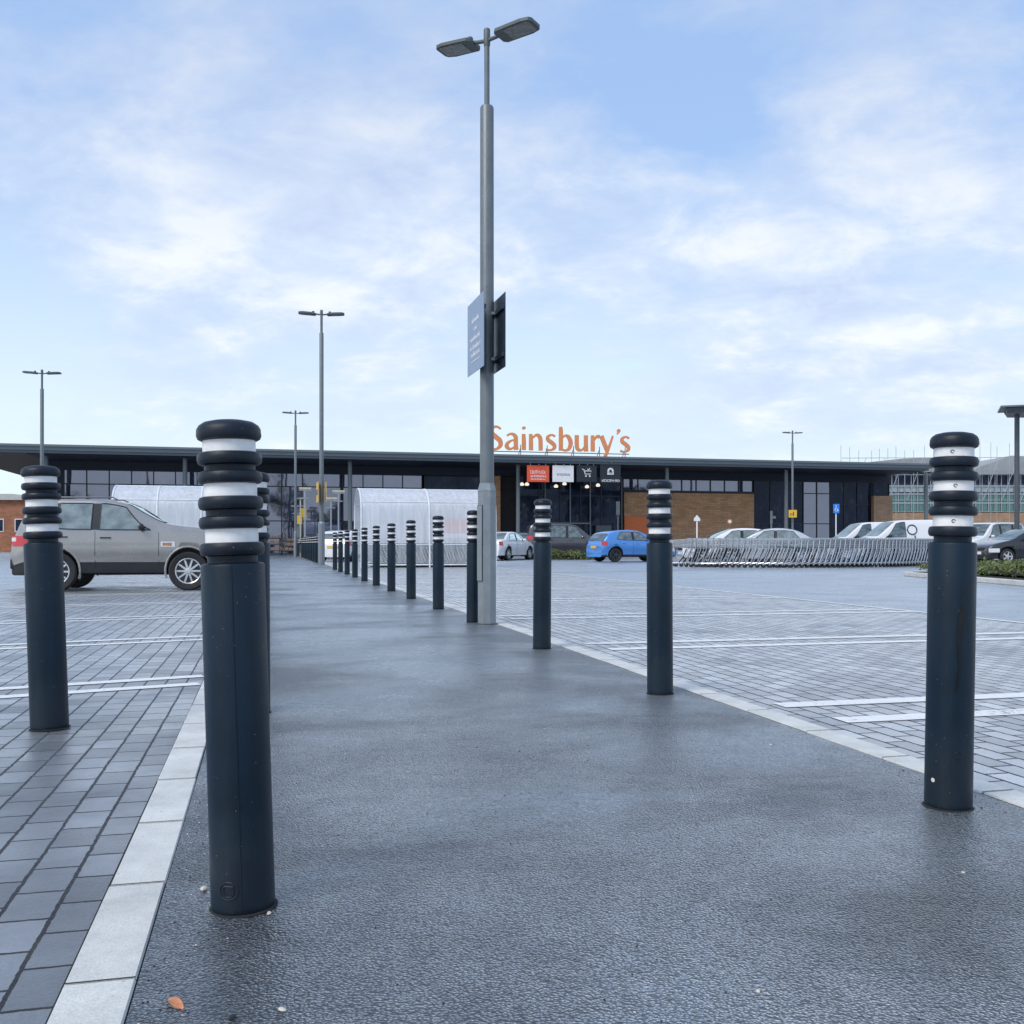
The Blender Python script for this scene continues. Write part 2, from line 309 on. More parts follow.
M['galv_dark'] = simple('dark_grey_steel', (0.085, 0.10, 0.115), 0.42, 0.3, noise=0.15)
M['lum'] = simple('luminaire_casing', (0.10, 0.12, 0.12), 0.5, 0.2)
M['lumlens'] = simple('luminaire_lens', (0.17, 0.19, 0.19), 0.2, 0.0, noise=0.5, nscale=25, bump=0.4, bscale=30)
M['zinc'] = simple('galvanised_bracket', (0.4, 0.42, 0.44), 0.35, 0.8)
M['signblue'] = simple('blue_grey_sign_face', (0.20, 0.27, 0.40), 0.35, noise=0.06)
M['signback'] = simple('sign_back', (0.03, 0.045, 0.07), 0.4, 0.2)
M['white'] = simple('white_paint', (0.78, 0.79, 0.8), 0.4, noise=0.05)
M['yellow'] = simple('yellow_sign', (0.75, 0.47, 0.045), 0.45, noise=0.06)
M['cream'] = simple('cream_sign', (0.62, 0.55, 0.38), 0.5)
M['blue_sign'] = simple('blue_sign', (0.03, 0.22, 0.72), 0.4)
M['red_sign'] = simple('orange_red_sign', (0.72, 0.09, 0.035), 0.45)
M['black_sign'] = simple('black_sign', (0.012, 0.017, 0.026), 0.35)
M['orange'] = simple('orange_letters', (0.78, 0.29, 0.11), 0.5, noise=0.05)
M['orange_panel'] = simple('orange_panel', (0.68, 0.17, 0.05), 0.6)
M['roof'] = simple('grey_roof_fascia', (0.10, 0.125, 0.15), 0.42, 0.35, noise=0.1, nscale=0.6)
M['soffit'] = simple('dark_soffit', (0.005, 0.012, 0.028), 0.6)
M['soffit_wood'] = simple('brown_soffit', (0.10, 0.085, 0.08), 0.7)
M['mull'] = simple('dark_mullion', (0.02, 0.024, 0.032), 0.4, 0.4)
M['store_glass'] = mat_glass('store_glass', (0.014, 0.018, 0.035), 0.24, rc=(0.62, 0.64, 0.80), glimpse=True)
M['store_glass_dark'] = mat_glass('store_glass_dark', (0.003, 0.006, 0.016), 0.01, rc=(0.5, 0.6, 0.85), glimpse=True)
M['brick'] = mat_brick('brown_brick', (0.42, 0.225, 0.115), (0.54, 0.31, 0.165), (0.27, 0.17, 0.11), 0.6, 0.14)
M['brick_red'] = mat_brick('red_brick', (0.28, 0.11, 0.06), (0.36, 0.15, 0.08), (0.2, 0.14, 0.1), 0.5, 0.2)
M['brick_pale'] = mat_brick('pale_brick', (0.38, 0.23, 0.14), (0.44, 0.28, 0.17), (0.3, 0.2, 0.14), 0.6, 0.14)
M['interior'] = simple('dim_interior', (0.03, 0.028, 0.03), 0.8, noise=0.5, nscale=0.8)
M['lamp_on'] = mat_emit('lit_shop_lamp', (1.0, 0.86, 0.7), 0.9)
M['poly'] = mat_clear('polycarbonate_panel', 0.60, (0.80, 0.83, 0.88))
M['poly_low'] = mat_clear('clear_lower_panel', 0.28, (0.8, 0.83, 0.86))
M['alu'] = simple('white_aluminium', (0.74, 0.77, 0.8), 0.35, 0.2)
M['chrome'] = simple('trolley_wire', (0.55, 0.58, 0.62), 0.28, 0.75, noise=0.1)
M['rubber'] = simple('black_rubber', (0.016, 0.017, 0.02), 0.65)
M['trolley_plastic'] = simple('grey_handle_plastic', (0.34, 0.38, 0.44), 0.5)
M['green_glass'] = mat_glass('green_glass', (0.03, 0.10, 0.095), 0.12, rc=(0.6, 0.9, 0.85))
M['pale_glass'] = mat_glass('pale_glass', (0.24, 0.33, 0.36), 0.15)
M['scaf'] = simple('scaffold_tube', (0.42, 0.45, 0.48), 0.5, 0.4)
M['roof_pale'] = simple('pale_metal_roof', (0.30, 0.32, 0.33), 0.6, noise=0.12, nscale=0.5)
M['tile'] = simple('pale_roof_tiles', (0.45, 0.45, 0.44), 0.7)
M['soil'] = simple('bark_soil', (0.03, 0.025, 0.018), 0.95, bump=0.6, bscale=20)
M['stone_w'] = simple('pale_pebble', (0.62, 0.58, 0.5), 0.6, noise=0.2, nscale=60)
M['leaf_o'] = simple('fallen_leaf', (0.55, 0.22, 0.10), 0.6, noise=0.3, nscale=80)
M['carglass'] = mat_glass('car_glass', (0.07, 0.085, 0.088), 0.10, rc=(0.8, 0.9, 0.9))
M['carglass_light'] = mat_glass('car_glass_light', (0.27, 0.32, 0.31), 0.13, rc=(0.85, 0.95, 0.92))
M['carblack'] = simple('car_black_plastic', (0.017, 0.02, 0.026), 0.5)
M['rim'] = simple('alloy_rim', (0.62, 0.63, 0.65), 0.3, 0.7)
M['rim_dark'] = simple('dark_rim', (0.06, 0.065, 0.075), 0.35, 0.5)
M['taillight'] = simple('red_lamp', (0.55, 0.018, 0.03), 0.15, coat=1.0)
M['headlight'] = simple('clear_lamp', (0.6, 0.62, 0.65), 0.1, coat=1.0)
M['amber'] = simple('amber_lamp', (0.72, 0.26, 0.04), 0.2)
M['rust'] = simple('brown_grime', (0.42, 0.27, 0.18), 0.7)
def vary_glass(m, a, c_):
    nt = m.node_tree; b = [n for n in nt.nodes if n.type == 'BSDF_PRINCIPLED'][0]
    t = N(nt, 'ShaderNodeTexCoord'); mp = N(nt, 'ShaderNodeMapping'); L(nt, t.outputs['Object'], mp.inputs[0]); mp.inputs['Scale'].default_value = (2.2, 1, 3.2)
    n = N(nt, 'ShaderNodeTexNoise', Scale=1.3, Detail=4.0, Roughness=0.6); L(nt, mp.outputs[0], n.inputs['Vector'])
    L(nt, ramp(nt, n.outputs[0], [(0.38, a), (0.5, tuple((x+y)/2 for x, y in zip(a, c_))), (0.62, c_)]).outputs[0], b.inputs['Base Color'])
vary_glass(M['carglass'], (0.02, 0.026, 0.03), (0.15, 0.18, 0.18)); vary_glass(M['carglass_light'], (0.10, 0.12, 0.118), (0.23, 0.27, 0.26))
def paint(name, col, metal=0.5, rough=0.3): return simple(name, col, rough, metal, noise=0.05, nscale=2, coat=1.0)
M['p_silver'] = paint('silver_car_paint', (0.36, 0.345, 0.33), 0.6, 0.24)
M['p_white'] = paint('white_car_paint', (0.75, 0.76, 0.78), 0.0)
M['p_blue'] = paint('blue_car_paint', (0.07, 0.27, 0.70), 0.2)
M['p_grey'] = paint('dark_grey_car_paint', (0.075, 0.075, 0.088), 0.4)
M['p_black'] = paint('black_car_paint', (0.012, 0.014, 0.018), 0.2)
M['p_lsilver'] = paint('light_silver_car_paint', (0.55, 0.57, 0.6), 0.4)
def mat_leaf(name, a, b_):
    m, nt, b, _ = new_mat(name)
    geo = N(nt, 'ShaderNodeNewGeometry')
    n = N(nt, 'ShaderNodeTexNoise', Scale=2.2, Detail=4.0); L(nt, geo.outputs['Position'], n.inputs['Vector'])
    v = N(nt, 'ShaderNodeTexVoronoi', Scale=14.0); L(nt, geo.outputs['Position'], v.inputs['Vector'])
    sc = N(nt, 'ShaderNodeSeparateColor'); L(nt, v.outputs['Color'], sc.inputs[0])
    s = math_(nt, 'ADD', math_(nt, 'MULTIPLY', n.outputs[0], 0.6), math_(nt, 'MULTIPLY', sc.outputs[0], 0.4))
    L(nt, ramp(nt, s, [(0.3, a), (0.7, b_)]).outputs[0], b.inputs['Base Color']); b.inputs['Roughness'].default_value = 0.6
    return m
M['leaf'] = mat_leaf('hedge_leaf', (0.05, 0.075, 0.02), (0.17, 0.20, 0.07))
M['leaf_far'] = mat_leaf('tree_leaf', (0.02, 0.035, 0.012), (0.05, 0.075, 0.03))
M['bark'] = simple('tree_bark', (0.07, 0.055, 0.045), 0.9)

# ------------------------------------------------------------------ mesh builder
class MB:
    def __init__(s): s.v = []; s.f = []; s.mi = []; s.sm = []
    def add(s, vs, fs, mi=0, smooth=False):
        o = len(s.v); s.v += [tuple(p) for p in vs]
        for f in fs: s.f.append([i+o for i in f]); s.mi.append(mi); s.sm.append(smooth)
    def box(s, x0, x1, y0, y1, z0, z1, mi=0):
        vs = [(x, y, z) for z in (z0, z1) for y in (y0, y1) for x in (x0, x1)]
        s.add(vs, [(0, 2, 3, 1), (4, 5, 7, 6), (0, 1, 5, 4), (2, 6, 7, 3), (0, 4, 6, 2), (1, 3, 7, 5)], mi)
    def tube(s, pts, r, n=8, mi=0, smooth=True, caps=True):
        pts = [Vector(p) for p in pts]; rs = r if isinstance(r, (list, tuple)) else [r]*len(pts)
        rings = []; up = None
        for i, p in enumerate(pts):
            d = (pts[min(i+1, len(pts)-1)]-pts[max(i-1, 0)]).normalized()
            if up is None:
                a = Vector((0, 0, 1)) if abs(d.z) < 0.9 else Vector((1, 0, 0))
                up = (a-d*a.dot(d)).normalized()
            else:
                up = (up-d*up.dot(d)).normalized()
            sd = d.cross(up)
            rings.append([p+(up*math.cos(2*math.pi*k/n+math.pi/n)+sd*math.sin(2*math.pi*k/n+math.pi/n))*rs[i] for k in range(n)])
        vs = [q for rg in rings for q in rg]; fs = []
        for i in range(len(pts)-1):
            for k in range(n):
                a = i*n+k; b = i*n+(k+1) % n; fs.append((a, a+n, b+n, b))
        s.add(vs, fs, mi, smooth)
        if caps: s.add(rings[0], [tuple(range(n))], mi); s.add(rings[-1], [tuple(reversed(range(n)))], mi)
    def lathe(s, prof, n=32, cx=0, cy=0, mi=0, axis='z', smooth=True, c0=True, c1=True):
        def pt(r, h, a):
            x, y = r*math.cos(a), r*math.sin(a)
            return (cx+x, cy+y, h) if axis == 'z' else ((cx+x, h, cy+y))
        vs = [pt(r, h, 2*math.pi*k/n) for r, h in prof for k in range(n)]; fs = []
        for i in range(len(prof)-1):
            for k in range(n):
                a = i*n+k; b = i*n+(k+1) % n; fs.append((a, b, b+n, a+n) if axis == 'z' else (a, a+n, b+n, b))
        s.add(vs, fs, mi, smooth)
        if c0 and prof[0][0] > 1e-5: s.add(vs[:n], [tuple(reversed(range(n)))], mi)
        if c1 and prof[-1][0] > 1e-5: s.add(vs[-n:], [tuple(range(n))], mi)
    def grid(s, fn, nu, nv, mi=0, smooth=True, flip=False):
        vs = [fn(i/nu, j/nv) for i in range(nu+1) for j in range(nv+1)]; fs = []
        for i in range(nu):
            for j in range(nv):
                a = i*(nv+1)+j; q = (a, a+nv+1, a+nv+2, a+1); fs.append(tuple(reversed(q)) if flip else q)
        s.add(vs, fs, mi, smooth)
    def prism(s, poly, lo, hi, axis='y', mi=0):
        n = len(poly)
        def pt(a, b, t): return (a, t, b) if axis == 'y' else ((a, b, t) if axis == 'z' else (t, a, b))
        vs = [pt(a, b, lo) for a, b in poly]+[pt(a, b, hi) for a, b in poly]
        fs = [tuple(range(n)), tuple(range(2*n-1, n-1, -1))]+[(i, i+n, (i+1) % n+n, (i+1) % n) for i in range(n)]
        s.add(vs, fs, mi)
    def build(s, name, mats, parent=None, loc=(0, 0, 0), rotz=0.0, bevel=0.0, ang=35, rec=True):
        me = bpy.data.meshes.new(name); me.from_pydata(s.v, [], s.f)
        for m in (mats if isinstance(mats, (list, tuple)) else [mats]): me.materials.append(m)
        me.polygons.foreach_set('material_index', s.mi); me.polygons.foreach_set('use_smooth', s.sm)
        me.update()
        if rec:
            import bmesh
            bm = bmesh.new(); bm.from_mesh(me); bmesh.ops.remove_doubles(bm, verts=bm.verts, dist=1e-5)
            bmesh.ops.recalc_face_normals(bm, faces=bm.faces); bm.to_mesh(me); bm.free()
        if any(s.sm): me.set_sharp_from_angle(angle=R(ang))
        o = bpy.data.objects.new(name, me); COL.objects.link(o)
        o.parent = parent; o.location = loc; o.rotation_euler = (0, 0, rotz)
        if bevel:
            b = o.modifiers.new('bevel', 'BEVEL'); b.width = bevel; b.segments = 2; b.limit_method = 'ANGLE'; b.angle_limit = R(40)
        return o
def tag(o, label=None, cat=None, group=None, kind=None):
    if label: o['label'] = label
    if cat: o['category'] = cat
    if group: o['group'] = group
    if kind: o['kind'] = kind
    return o
def thing(name, label, cat, loc=(0, 0, 0), rotz=0.0, group=None):
    o = bpy.data.objects.new(name, None); COL.objects.link(o); o.location = loc; o.rotation_euler = (0, 0, rotz)
    o.empty_display_size = 0.2
    return tag(o, label, cat, group)
def dup(root, loc, rotz=0.0, label=None):
    def cp(o, par):
        c = o.copy(); COL.objects.link(c); c.parent = par
        for ch in list(o.children): cp(ch, c)
        return c
    r = cp(root, None); r.location = loc; r.rotation_euler = (0, 0, rotz)
    if label: r['label'] = label
    return r

# ------------------------------------------------------------------ ground
def sheet(name, u0, u1, v0, v1, z, mat, kind='structure', thick=0.0):
    b = MB(); vs = [UV(u0, v0, z), UV(u1, v0, z), UV(u1, v1, z), UV(u0, v1, z)]
    b.add(vs, [(0, 1, 2, 3)])
    o = b.build(name, mat); tag(o, kind=kind); return o
b = MB(); b.add([(-900, -300, -0.012), (900, -300, -0.012), (900, 1500, -0.012), (-900, 1500, -0.012)], [(0, 1, 2, 3)])
tag(b.build('ground', M['road']), kind='structure')
sheet('footpath', -0.236, 2.305, -3, 72.6, 0.0, M['path'])
sheet('paving_bays_of_left_side', -4.6, -0.372, -3, 44, -0.004, M['paver'])
sheet('paving_bays_of_right_side', 2.435, 7.72, -3, 47, -0.004, M['paver2'])
def edging(name, u0, u1, v0, v1, step, skip=()):
    b = MB(); v = v0
    b.add([UV(u0, v0, -0.002), UV(u1, v0, -0.002), UV(u1, v1, -0.002), UV(u0, v1, -0.002)], [(0, 1, 2, 3)], 1)
    while v < v1:
        g = 0.0035
        b.add([UV(u0+.004, v-.003, .0072), UV(u1-.004, v-.003, .0072), UV(u1-.004, v+.003, .0072), UV(u0+.004, v+.003, .0072)], [(0, 1, 2, 3)], 1)
        du = random.uniform(-.002, .002); dz = random.uniform(0, 0.0015)
        a0, a1, w0, w1, z = u0+g+du, u1-g+du, v+g, v+step-g, 0.005+dz
        k = 0.003
        top = [UV(a0+k, w0+k, z), UV(a1-k, w0+k, z), UV(a1-k, w1-k, z), UV(a0+k, w1-k, z)]
        bot = [UV(a0, w0, z-.006), UV(a1, w0, z-.006), UV(a1, w1, z-.006), UV(a0, w1, z-.006)]
        b.add(top+bot, [(0, 1, 2, 3), (4, 5, 1, 0), (5, 6, 2, 1), (6, 7, 3, 2), (7, 4, 0, 3)], 0)
        v += step
    return tag(b.build(name, [M['kerb'], M['kerb_joint']], rec=False), kind='structure')
edging('kerb_edging_of_left_side', -0.372, -0.236, -2.98, 44, 0.555)
edging('kerb_edging_of_right_side', 2.305, 2.435, -2.7, 66, 0.555)
# bay markings
def line_uv(b, p, q, w, z, mi=0):
    p, q = Vector(p), Vector(q); d = (q-p).normalized(); n = Vector((-d.y, d.x))*w/2
    n_ = 10; vs = []
    for i in range(n_+1):
        t = p.lerp(q, i/n_)
        vs += [UV(*(t+n), z), UV(*(t-n), z)]
    b.add(vs, [(2*i, 2*i+1, 2*i+3, 2*i+2) for i in range(n_)], mi)
b = MB()
for k in range(10):
    v = 4.2+3.25*k
    line_uv(b, (2.62, v), (7.66, v), 0.14, 0.0)
    line_uv(b, (2.56, v+0.46), (7.66, v+0.46), 0.14, 0.0)
line_uv(b, (7.70, 1.0), (7.70, 44), 0.09, 0.0015)
tag(b.build('bay_lines_of_right_side', M['line'], rec=False), kind='structure')
b = MB()
for k in range(9):
    v = 6.2+2.88*k
    for dv in (0, 0.36):
        line_uv(b, (-0.385, v+dv), (-4.5, v+dv-0.28*4.08), 0.115, 0.0)
tag(b.build('bay_lines_of_left_side', M['line'], rec=False), kind='structure')
b = MB()
for k in range(4):
    line_uv(b, (8.0+0.1*k, 26+6*k), (26, 29+6*k), 0.1, -0.008)
line_uv(b, (-5.2, 10), (-5.2, 60), 0.1, -0.008)
tag(b.build('road_lines', M['line_faint'], rec=False), kind='structure')
# darker band across the road on the right
b = MB(); pts = [(7.9, 27.5), (28, 33.5), (28, 34.6), (7.9, 28.5)]
b.add([UV(u, v, -0.008) for u, v in pts], [(0, 1, 2, 3)])
M['road_dark'] = mat_asphalt('darker_road_asphalt', (0.2, 0.212, 0.235), 0.35, 0.5, 90.0, 0.35, 0.002, False)
tag(b.build('road_band', M['road_dark'], rec=False), kind='structure')

# loose grit on the path
def grit():
    b = MB()
    rnd = random.Random(3)
    for i in range(1500):
        v = 1.3+rnd.random()**1.6*7; u = rnd.uniform(-0.2, 2.28) if rnd.random() < .5 else (-.225+abs(rnd.gauss(0, .07)) if rnd.random() < .6 else 2.29-abs(rnd.gauss(0, .08)))
        r = rnd.uniform(0.0010, 0.0034)
        if rnd.random() < 0.04: r *= 1.7
        x, y, _ = UV(u, v)
        a = rnd.random()*3
        pts = []
        for k in range(5):
            an = a+k*2*math.pi/5; rr = r*rnd.uniform(.6, 1.2)
            pts.append((x+rr*math.cos(an), y+rr*math.sin(an), 0.001))
        pts.append((x, y, r*0.9))
        b.add(pts, [(k, (k+1) % 5, 5) for k in range(5)], 0 if rnd.random() < 0.35 else 1)
    o = b.build('grit', [M['stone_w'], M['kerb_joint']], rec=False)
    tag(o, 'scattered pale and dark grit on the wet footpath', 'grit', kind='stuff')
grit()
def pebble(px, py, r, label, mat=None, sq=(1, .7, .55)):
    b = MB(); rnd = random.Random(int(px)); n = 10
    for i in range(1):
        vs = []; fs = []
        for a in range(1, 6):
            for k in range(n):
                ph = math.pi*a/6; t = 2*math.pi*k/n; q = r*rnd.uniform(.86, 1.1)
                vs.append((q*sq[0]*math.sin(ph)*math.cos(t), q*sq[1]*math.sin(ph)*math.sin(t), r*sq[2]+q*sq[2]*math.cos(ph)))
        vs += [(0, 0, 2*r*sq[2]), (0, 0, 0)]
        for a in range(4):
            for k in range(n): fs.append((a*n+k, (a+1)*n+k, (a+1)*n+(k+1) % n, a*n+(k+1) % n))
        for k in range(n): fs.append((k, (k+1) % n, 5*n)); fs.append((4*n+k, 5*n+1, 4*n+(k+1) % n))
        b.add(vs, fs, 0, True)
    x, y = G(px, py)
    return tag(b.build('pebble', mat or M['stone_w'], loc=(x, y, 0), rotz=rnd.random()*3), label, 'pebble', 'loose pebbles on the path')
pebble(204, 891, 0.0105, 'off-white pebble left of the front bollard foot')
pebble(269, 914, 0.008, 'flat cream chip touching the right side of the front bollard foot', sq=(1.3, .6, .3))
pebble(282, 1011, 0.0075, 'cream stone chip in the bottom left of the path, right of the orange leaf', sq=(1.2, .8, .4))
pebble(758, 993, 0.006, 'lone white stone chip at the bottom right of the path')
pebble(963, 874, 0.006, 'tiny white stone chip in front of the right bollard')
pebble(232, 1019, 0.008, 'black stone chip beside the orange leaf at the bottom edge', M['rubber'], (1.4, .7, .4))
x, y = G(175, 1006)
b = MB(); lf = [(-.022, 0), (-.014, .0075), (0, .0105), (.014, .008), (.024, .002), (.016, -.006), (0, -.0095), (-.013, -.007)]
b.grid(lambda s, t: ((s-.5)*.046, (t-.5)*.021*math.sin(math.pi*min(.97, max(.06, s)))**.6, 0.0035+0.006*abs(t-.5)+0.004*math.sin(s*5)), 10, 4)
tag(b.build('leaf', M['leaf_o'], loc=(x, y, 0), rotz=R(-38), rec=False), 'small fallen orange leaf at the bottom left of the wet path', 'leaf')

# ------------------------------------------------------------------ bollards
RB = 0.0715
def ring_prof(z0, z1, r, e=0.008):
    return [(r*0.80, z0), (r-e, z0), (r-e*0.3, z0+e*0.3), (r, z0+e), (r+0.001, (z0+z1)/2), (r, z1-e), (r-e*0.3, z1-e*0.3), (r-e, z1), (r*0.80, z1)]
def make_bollard(name='bollard', nseg=40):
    root = thing(name, 'tmp', 'bollard', group='dark bollards with white bands lining the footpath')
    b = MB(); b.lathe([(RB-.004, 0.0), (RB-.001, 0.004), (RB, 0.02), (RB-.0005, 0.4), (RB, 0.826), (RB-.002, 0.832), (RB-.007, 0.834), (RB*.8, 0.835)], nseg); b.build('shaft', M['bollard'], root)
    b = MB(); b.lathe([(RB*.9, 0.004), (RB+.002, 0.0035), (RB+.006, 0.0008)], nseg, c0=False, c1=False); b.build('base_seal', M['kerb_joint'], root)
    b = MB(); b.lathe([(RB*.78, 0.835), (RB*.80, 1.135)], nseg, c0=False, c1=False); b.build('neck', M['bollard_rim'], root)
    cap = MB(); z = 1.134
    cap.lathe([(RB*.8, z-.004), (RB-.009, z-.004), (RB-.002, z), (RB+.001, z+.008), (RB, z+.024), (RB-.005, z+.033), (RB-.016, z+.041), (RB-.035, z+.0455), (0.012, z+.048), (0.0001, z+.048)], nseg); cap.build('cap', M['bollard_rim'], root)
    # collars and bands (from the base of the head up)
    for z0, z1 in ((0.852, 0.884), (0.917, 0.947), (0.963, 0.995), (1.026, 1.056), (1.071, 1.102)):
        b = MB(); b.lathe(ring_prof(z0, z1, RB), nseg, c0=False, c1=False); b.build('collar', M['bollard_rim'], root)
    for z0, z1 in ((0.884, 0.917), (0.995, 1.026), (1.102, 1.130)):
        b = MB(); b.lathe([(RB*.825, z0), (RB*.828, z1)], nseg, c0=False, c1=False); b.build('reflective_band', M['band'], root)
    return root
proto = make_bollard()
first_used = False
def put_bollard(x, y, label, tilt=0.0, sz=1.0, rz=0.0, tilt_y=0.0):
    global first_used
    if not first_used:
        o = proto; first_used = True; o['label'] = label
    else: o = dup(proto, (0, 0, 0), 0, label)
    o.location = (x, y, 0); o.rotation_euler = (tilt_y, tilt, rz); o.scale = (1, 1, sz)
    return o
def curved_patch(name, parent, mat, ang0, ang1, z0, z1, edge=None, off=0.0012, n=10, rad=RB):
    b = MB()
    def fn(s, t):
        a = ang0+(ang1-ang0)*s
        if edge: a = edge(s, t)
        return ((rad+off)*math.cos(a), (rad+off)*math.sin(a), z0+(z1-z0)*t)
    b.grid(fn, 8, n); return b.build(name, mat, parent, rec=False)
# right-hand row
UR, UL = 2.18*c_, -0.056*c_
ordinal = ['first', 'second', 'third', 'fourth', 'fifth', 'sixth', 'seventh', 'eighth', 'ninth', 'tenth', 'eleventh', 'twelfth', 'thirteenth']
for n in [1, 0]+list(range(2, 28)):
    if n in (13, 14, 15): continue
    yy = 3.16+2.37*n
    xx = 1.402-0.246*(yy-3.16)
    j = random.Random(n)
    if n == 0: xx -= 0.024
    if n == 3: yy += 0.28; xx -= 0.062
    if n == 0: lab = 'large bollard at the right edge with a black stain down its shaft'
    elif n == 1: lab = 'bollard in front of the end of the long trolley line, second from the right'
    elif n == 2: lab = 'bollard just right of the tall sign-bearing lamp post, in front of the grey people carrier'
    elif n == 3: lab = 'bollard half hidden by the foot of the near lamp post'
    elif n < 13: lab = ordinal[n-4]+' bollard beyond the near lamp post in the right-hand row'
    else: lab = 'tiny far bollard of the right-hand row between the second lamp post and the store'
    o = put_bollard(xx, yy, lab, tilt=(0.016 if n == 0 else j.uniform(-.006, .006)), rz=j.uniform(0, 6), tilt_y=j.uniform(-.004, .004))
    if n == 0:
        o.rotation_euler.z = 0
        def edge(s, t):
            w = 0.15*(0.28+0.65*min(1, max(0, (t-.35)/.4)))*(1 if t < .96 else .8)
            c = R(-86)+0.07*math.sin(t*7)-0.26*(1-t)
            return c+(s-.5)*2*w
        curved_patch('stain', o, M['stain'], 0, 0, 0.37, 0.64, edge)
        for zc, an in ((1.116, -118), (1.010, -108), (0.9, -112)):
            a = R(an); rr = RB*.84
            b = MB(); b.tube([(rr*math.cos(a+.09*math.cos(q)), rr*math.sin(a+.09*math.cos(q)), zc+.005*math.sin(q)) for q in (0, 1, 2, 3, 4, 5.2)], .0012, 5); b.build('scuff', M['kerb_joint'], o)
        curved_patch('gum_spot', o, M['stone_w'], R(-124), R(-115), 0.083, 0.097, lambda s, t: R(-152)+(s-.5)*0.19*math.sqrt(max(0, 1-(2*t-1)**2)))
        b = MB()
        a = R(-93)
        for t in range(13):
            pass
        b.tube([((RB+.0005)*math.cos(a+0.14*math.cos(q*math.pi/6)), (RB+.0005)*math.sin(a+0.14*math.cos(q*math.pi/6)), 0.175+0.0105*math.sin(q*math.pi/6)) for q in range(13)], 0.0012, 6)
        b.build('embossed_ring', M['bollard'], o)
# left-hand row
for n in range(0, 19):
    yy = 2.29 if n == 0 else 4.9+2.2*(n-1)
    xx = -0.615-0.246*(yy-2.29)
    if 4.5+2.2*(n-1) > 42: break
    if n == 0: lab = 'closest bollard, large in the left foreground beside the pale kerb'
    elif n == 1: lab = 'bollard mostly hidden directly behind the closest front bollard'
    else: lab = 'bollard of the left row hidden in line behind the closest front bollard'
    o = put_bollard(xx, yy, lab, tilt=(-0.031 if n == 0 else -.004), sz=(0.942 if n == 0 else 1.0), rz=0)
    if n == 0:
        o.rotation_euler = (0.0, -0.031, 0)
        a0 = R(-100)
        def cp(an, z, off=0.0004): return ((RB+off)*math.cos(an), (RB+off)*math.sin(an), z)
        b = MB(); b.tube([cp(a0+0.30*math.cos(q*math.pi/12), 0.062+0.0205*math.sin(q*math.pi/12)) for q in range(25)], 0.0016, 6)
        D = [(-.085, .0065), (.085, .0065), (.1, 0.002), (.085, -.004), (.05, -.0075), (-.05, -.0075), (-.085, -.004), (-.1, 0.002), (-.085, .0065)]
        b.tube([cp(a0+p*1.75, 0.061+q*1.75) for p, q in D], 0.0015, 6)
        # turned to the camera's lower left
        o2 = b.build('embossed_logo', M['bollard_rim'], o)
        b = MB(); b.tube([cp(R(-77), z) for z in (0.02, 0.2, 0.5, 0.83)], 0.0009, 6); b.build('moulding_seam', M['bollard_rim'], o)
x, y = G(47.5, 728)
o = put_bollard(-2.08, 4.5, 'lone bollard standing on the block paving in front of the silver car', tilt=-0.036, rz=0)
o.scale = (1.13, 1.13, 1.0)

# ------------------------------------------------------------------ lamp posts
def luminaire(root, z, ang, r0, k, tilt=0.06):
    """head on an arm pointing along ang (radians), starting r0 from the pole, scale k"""
    d = Vector((math.cos(ang), math.sin(ang), 0)); p = Vector((-d.y, d.x, 0))
    def pt(a, w, h): return tuple(d*(r0+a*k)+p*(w*k)+Vector((0, 0, z+h*k+a*k*tilt)))
    arm = MB(); arm.tube([pt(-r0/k, 0, 0.015), pt(-.02, 0, 0.02), pt(.06, 0, 0.035)], 0.018*k, 8); arm.build('arm', M['lum'], root)
    b = MB()
    outline = [(0.0, .085), (.03, .118), (.30, .125), (.375, .105), (.395, .075)]
    ring = outline+[(a, -w) for a, w in reversed(outline)]
    n = len(ring)
    vs = [pt(a, w, 0.0) for a, w in ring]+[pt(a, w, 0.028) for a, w in ring]+[pt(.2+(a-.2)*.8, w*.75, 0.045) for a, w in ring]
    fs = [tuple(range(n))]+[(i, (i+1) % n, (i+1) % n+n, i+n) for i in range(n)]+[(i+n, (i+1) % n+n, (i+1) % n+2*n, i+2*n) for i in range(n)]+[tuple(range(2*n, 3*n))]
    b.add(vs, fs)
    hd = b.build('luminaire', M['lum'], root)
    b = MB()
    q = [(.10, .095), (.345, .095), (.365, .07), (.365, -.07), (.345, -.095), (.10, -.095)]
    m_ = len(q); b.add([pt(a, w, -0.004) for a, w in q]+[pt(a, w, 0.002) for a, w in q], [tuple(range(m_)), tuple(range(m_, 2*m_))]+[(i, (i+1) % m_, (i+1) % m_+m_, i+m_) for i in range(m_)])
    b.build('lens', M['lumlens'], hd)
    b = MB(); b.lathe([(0.03*k, 0), (0.03*k, .03*k), (0.022*k, .04*k), (.0001, .042*k)], 12)
    s = b.build('photocell', M['lum'], hd); s.location = pt(.06, 0, .045)
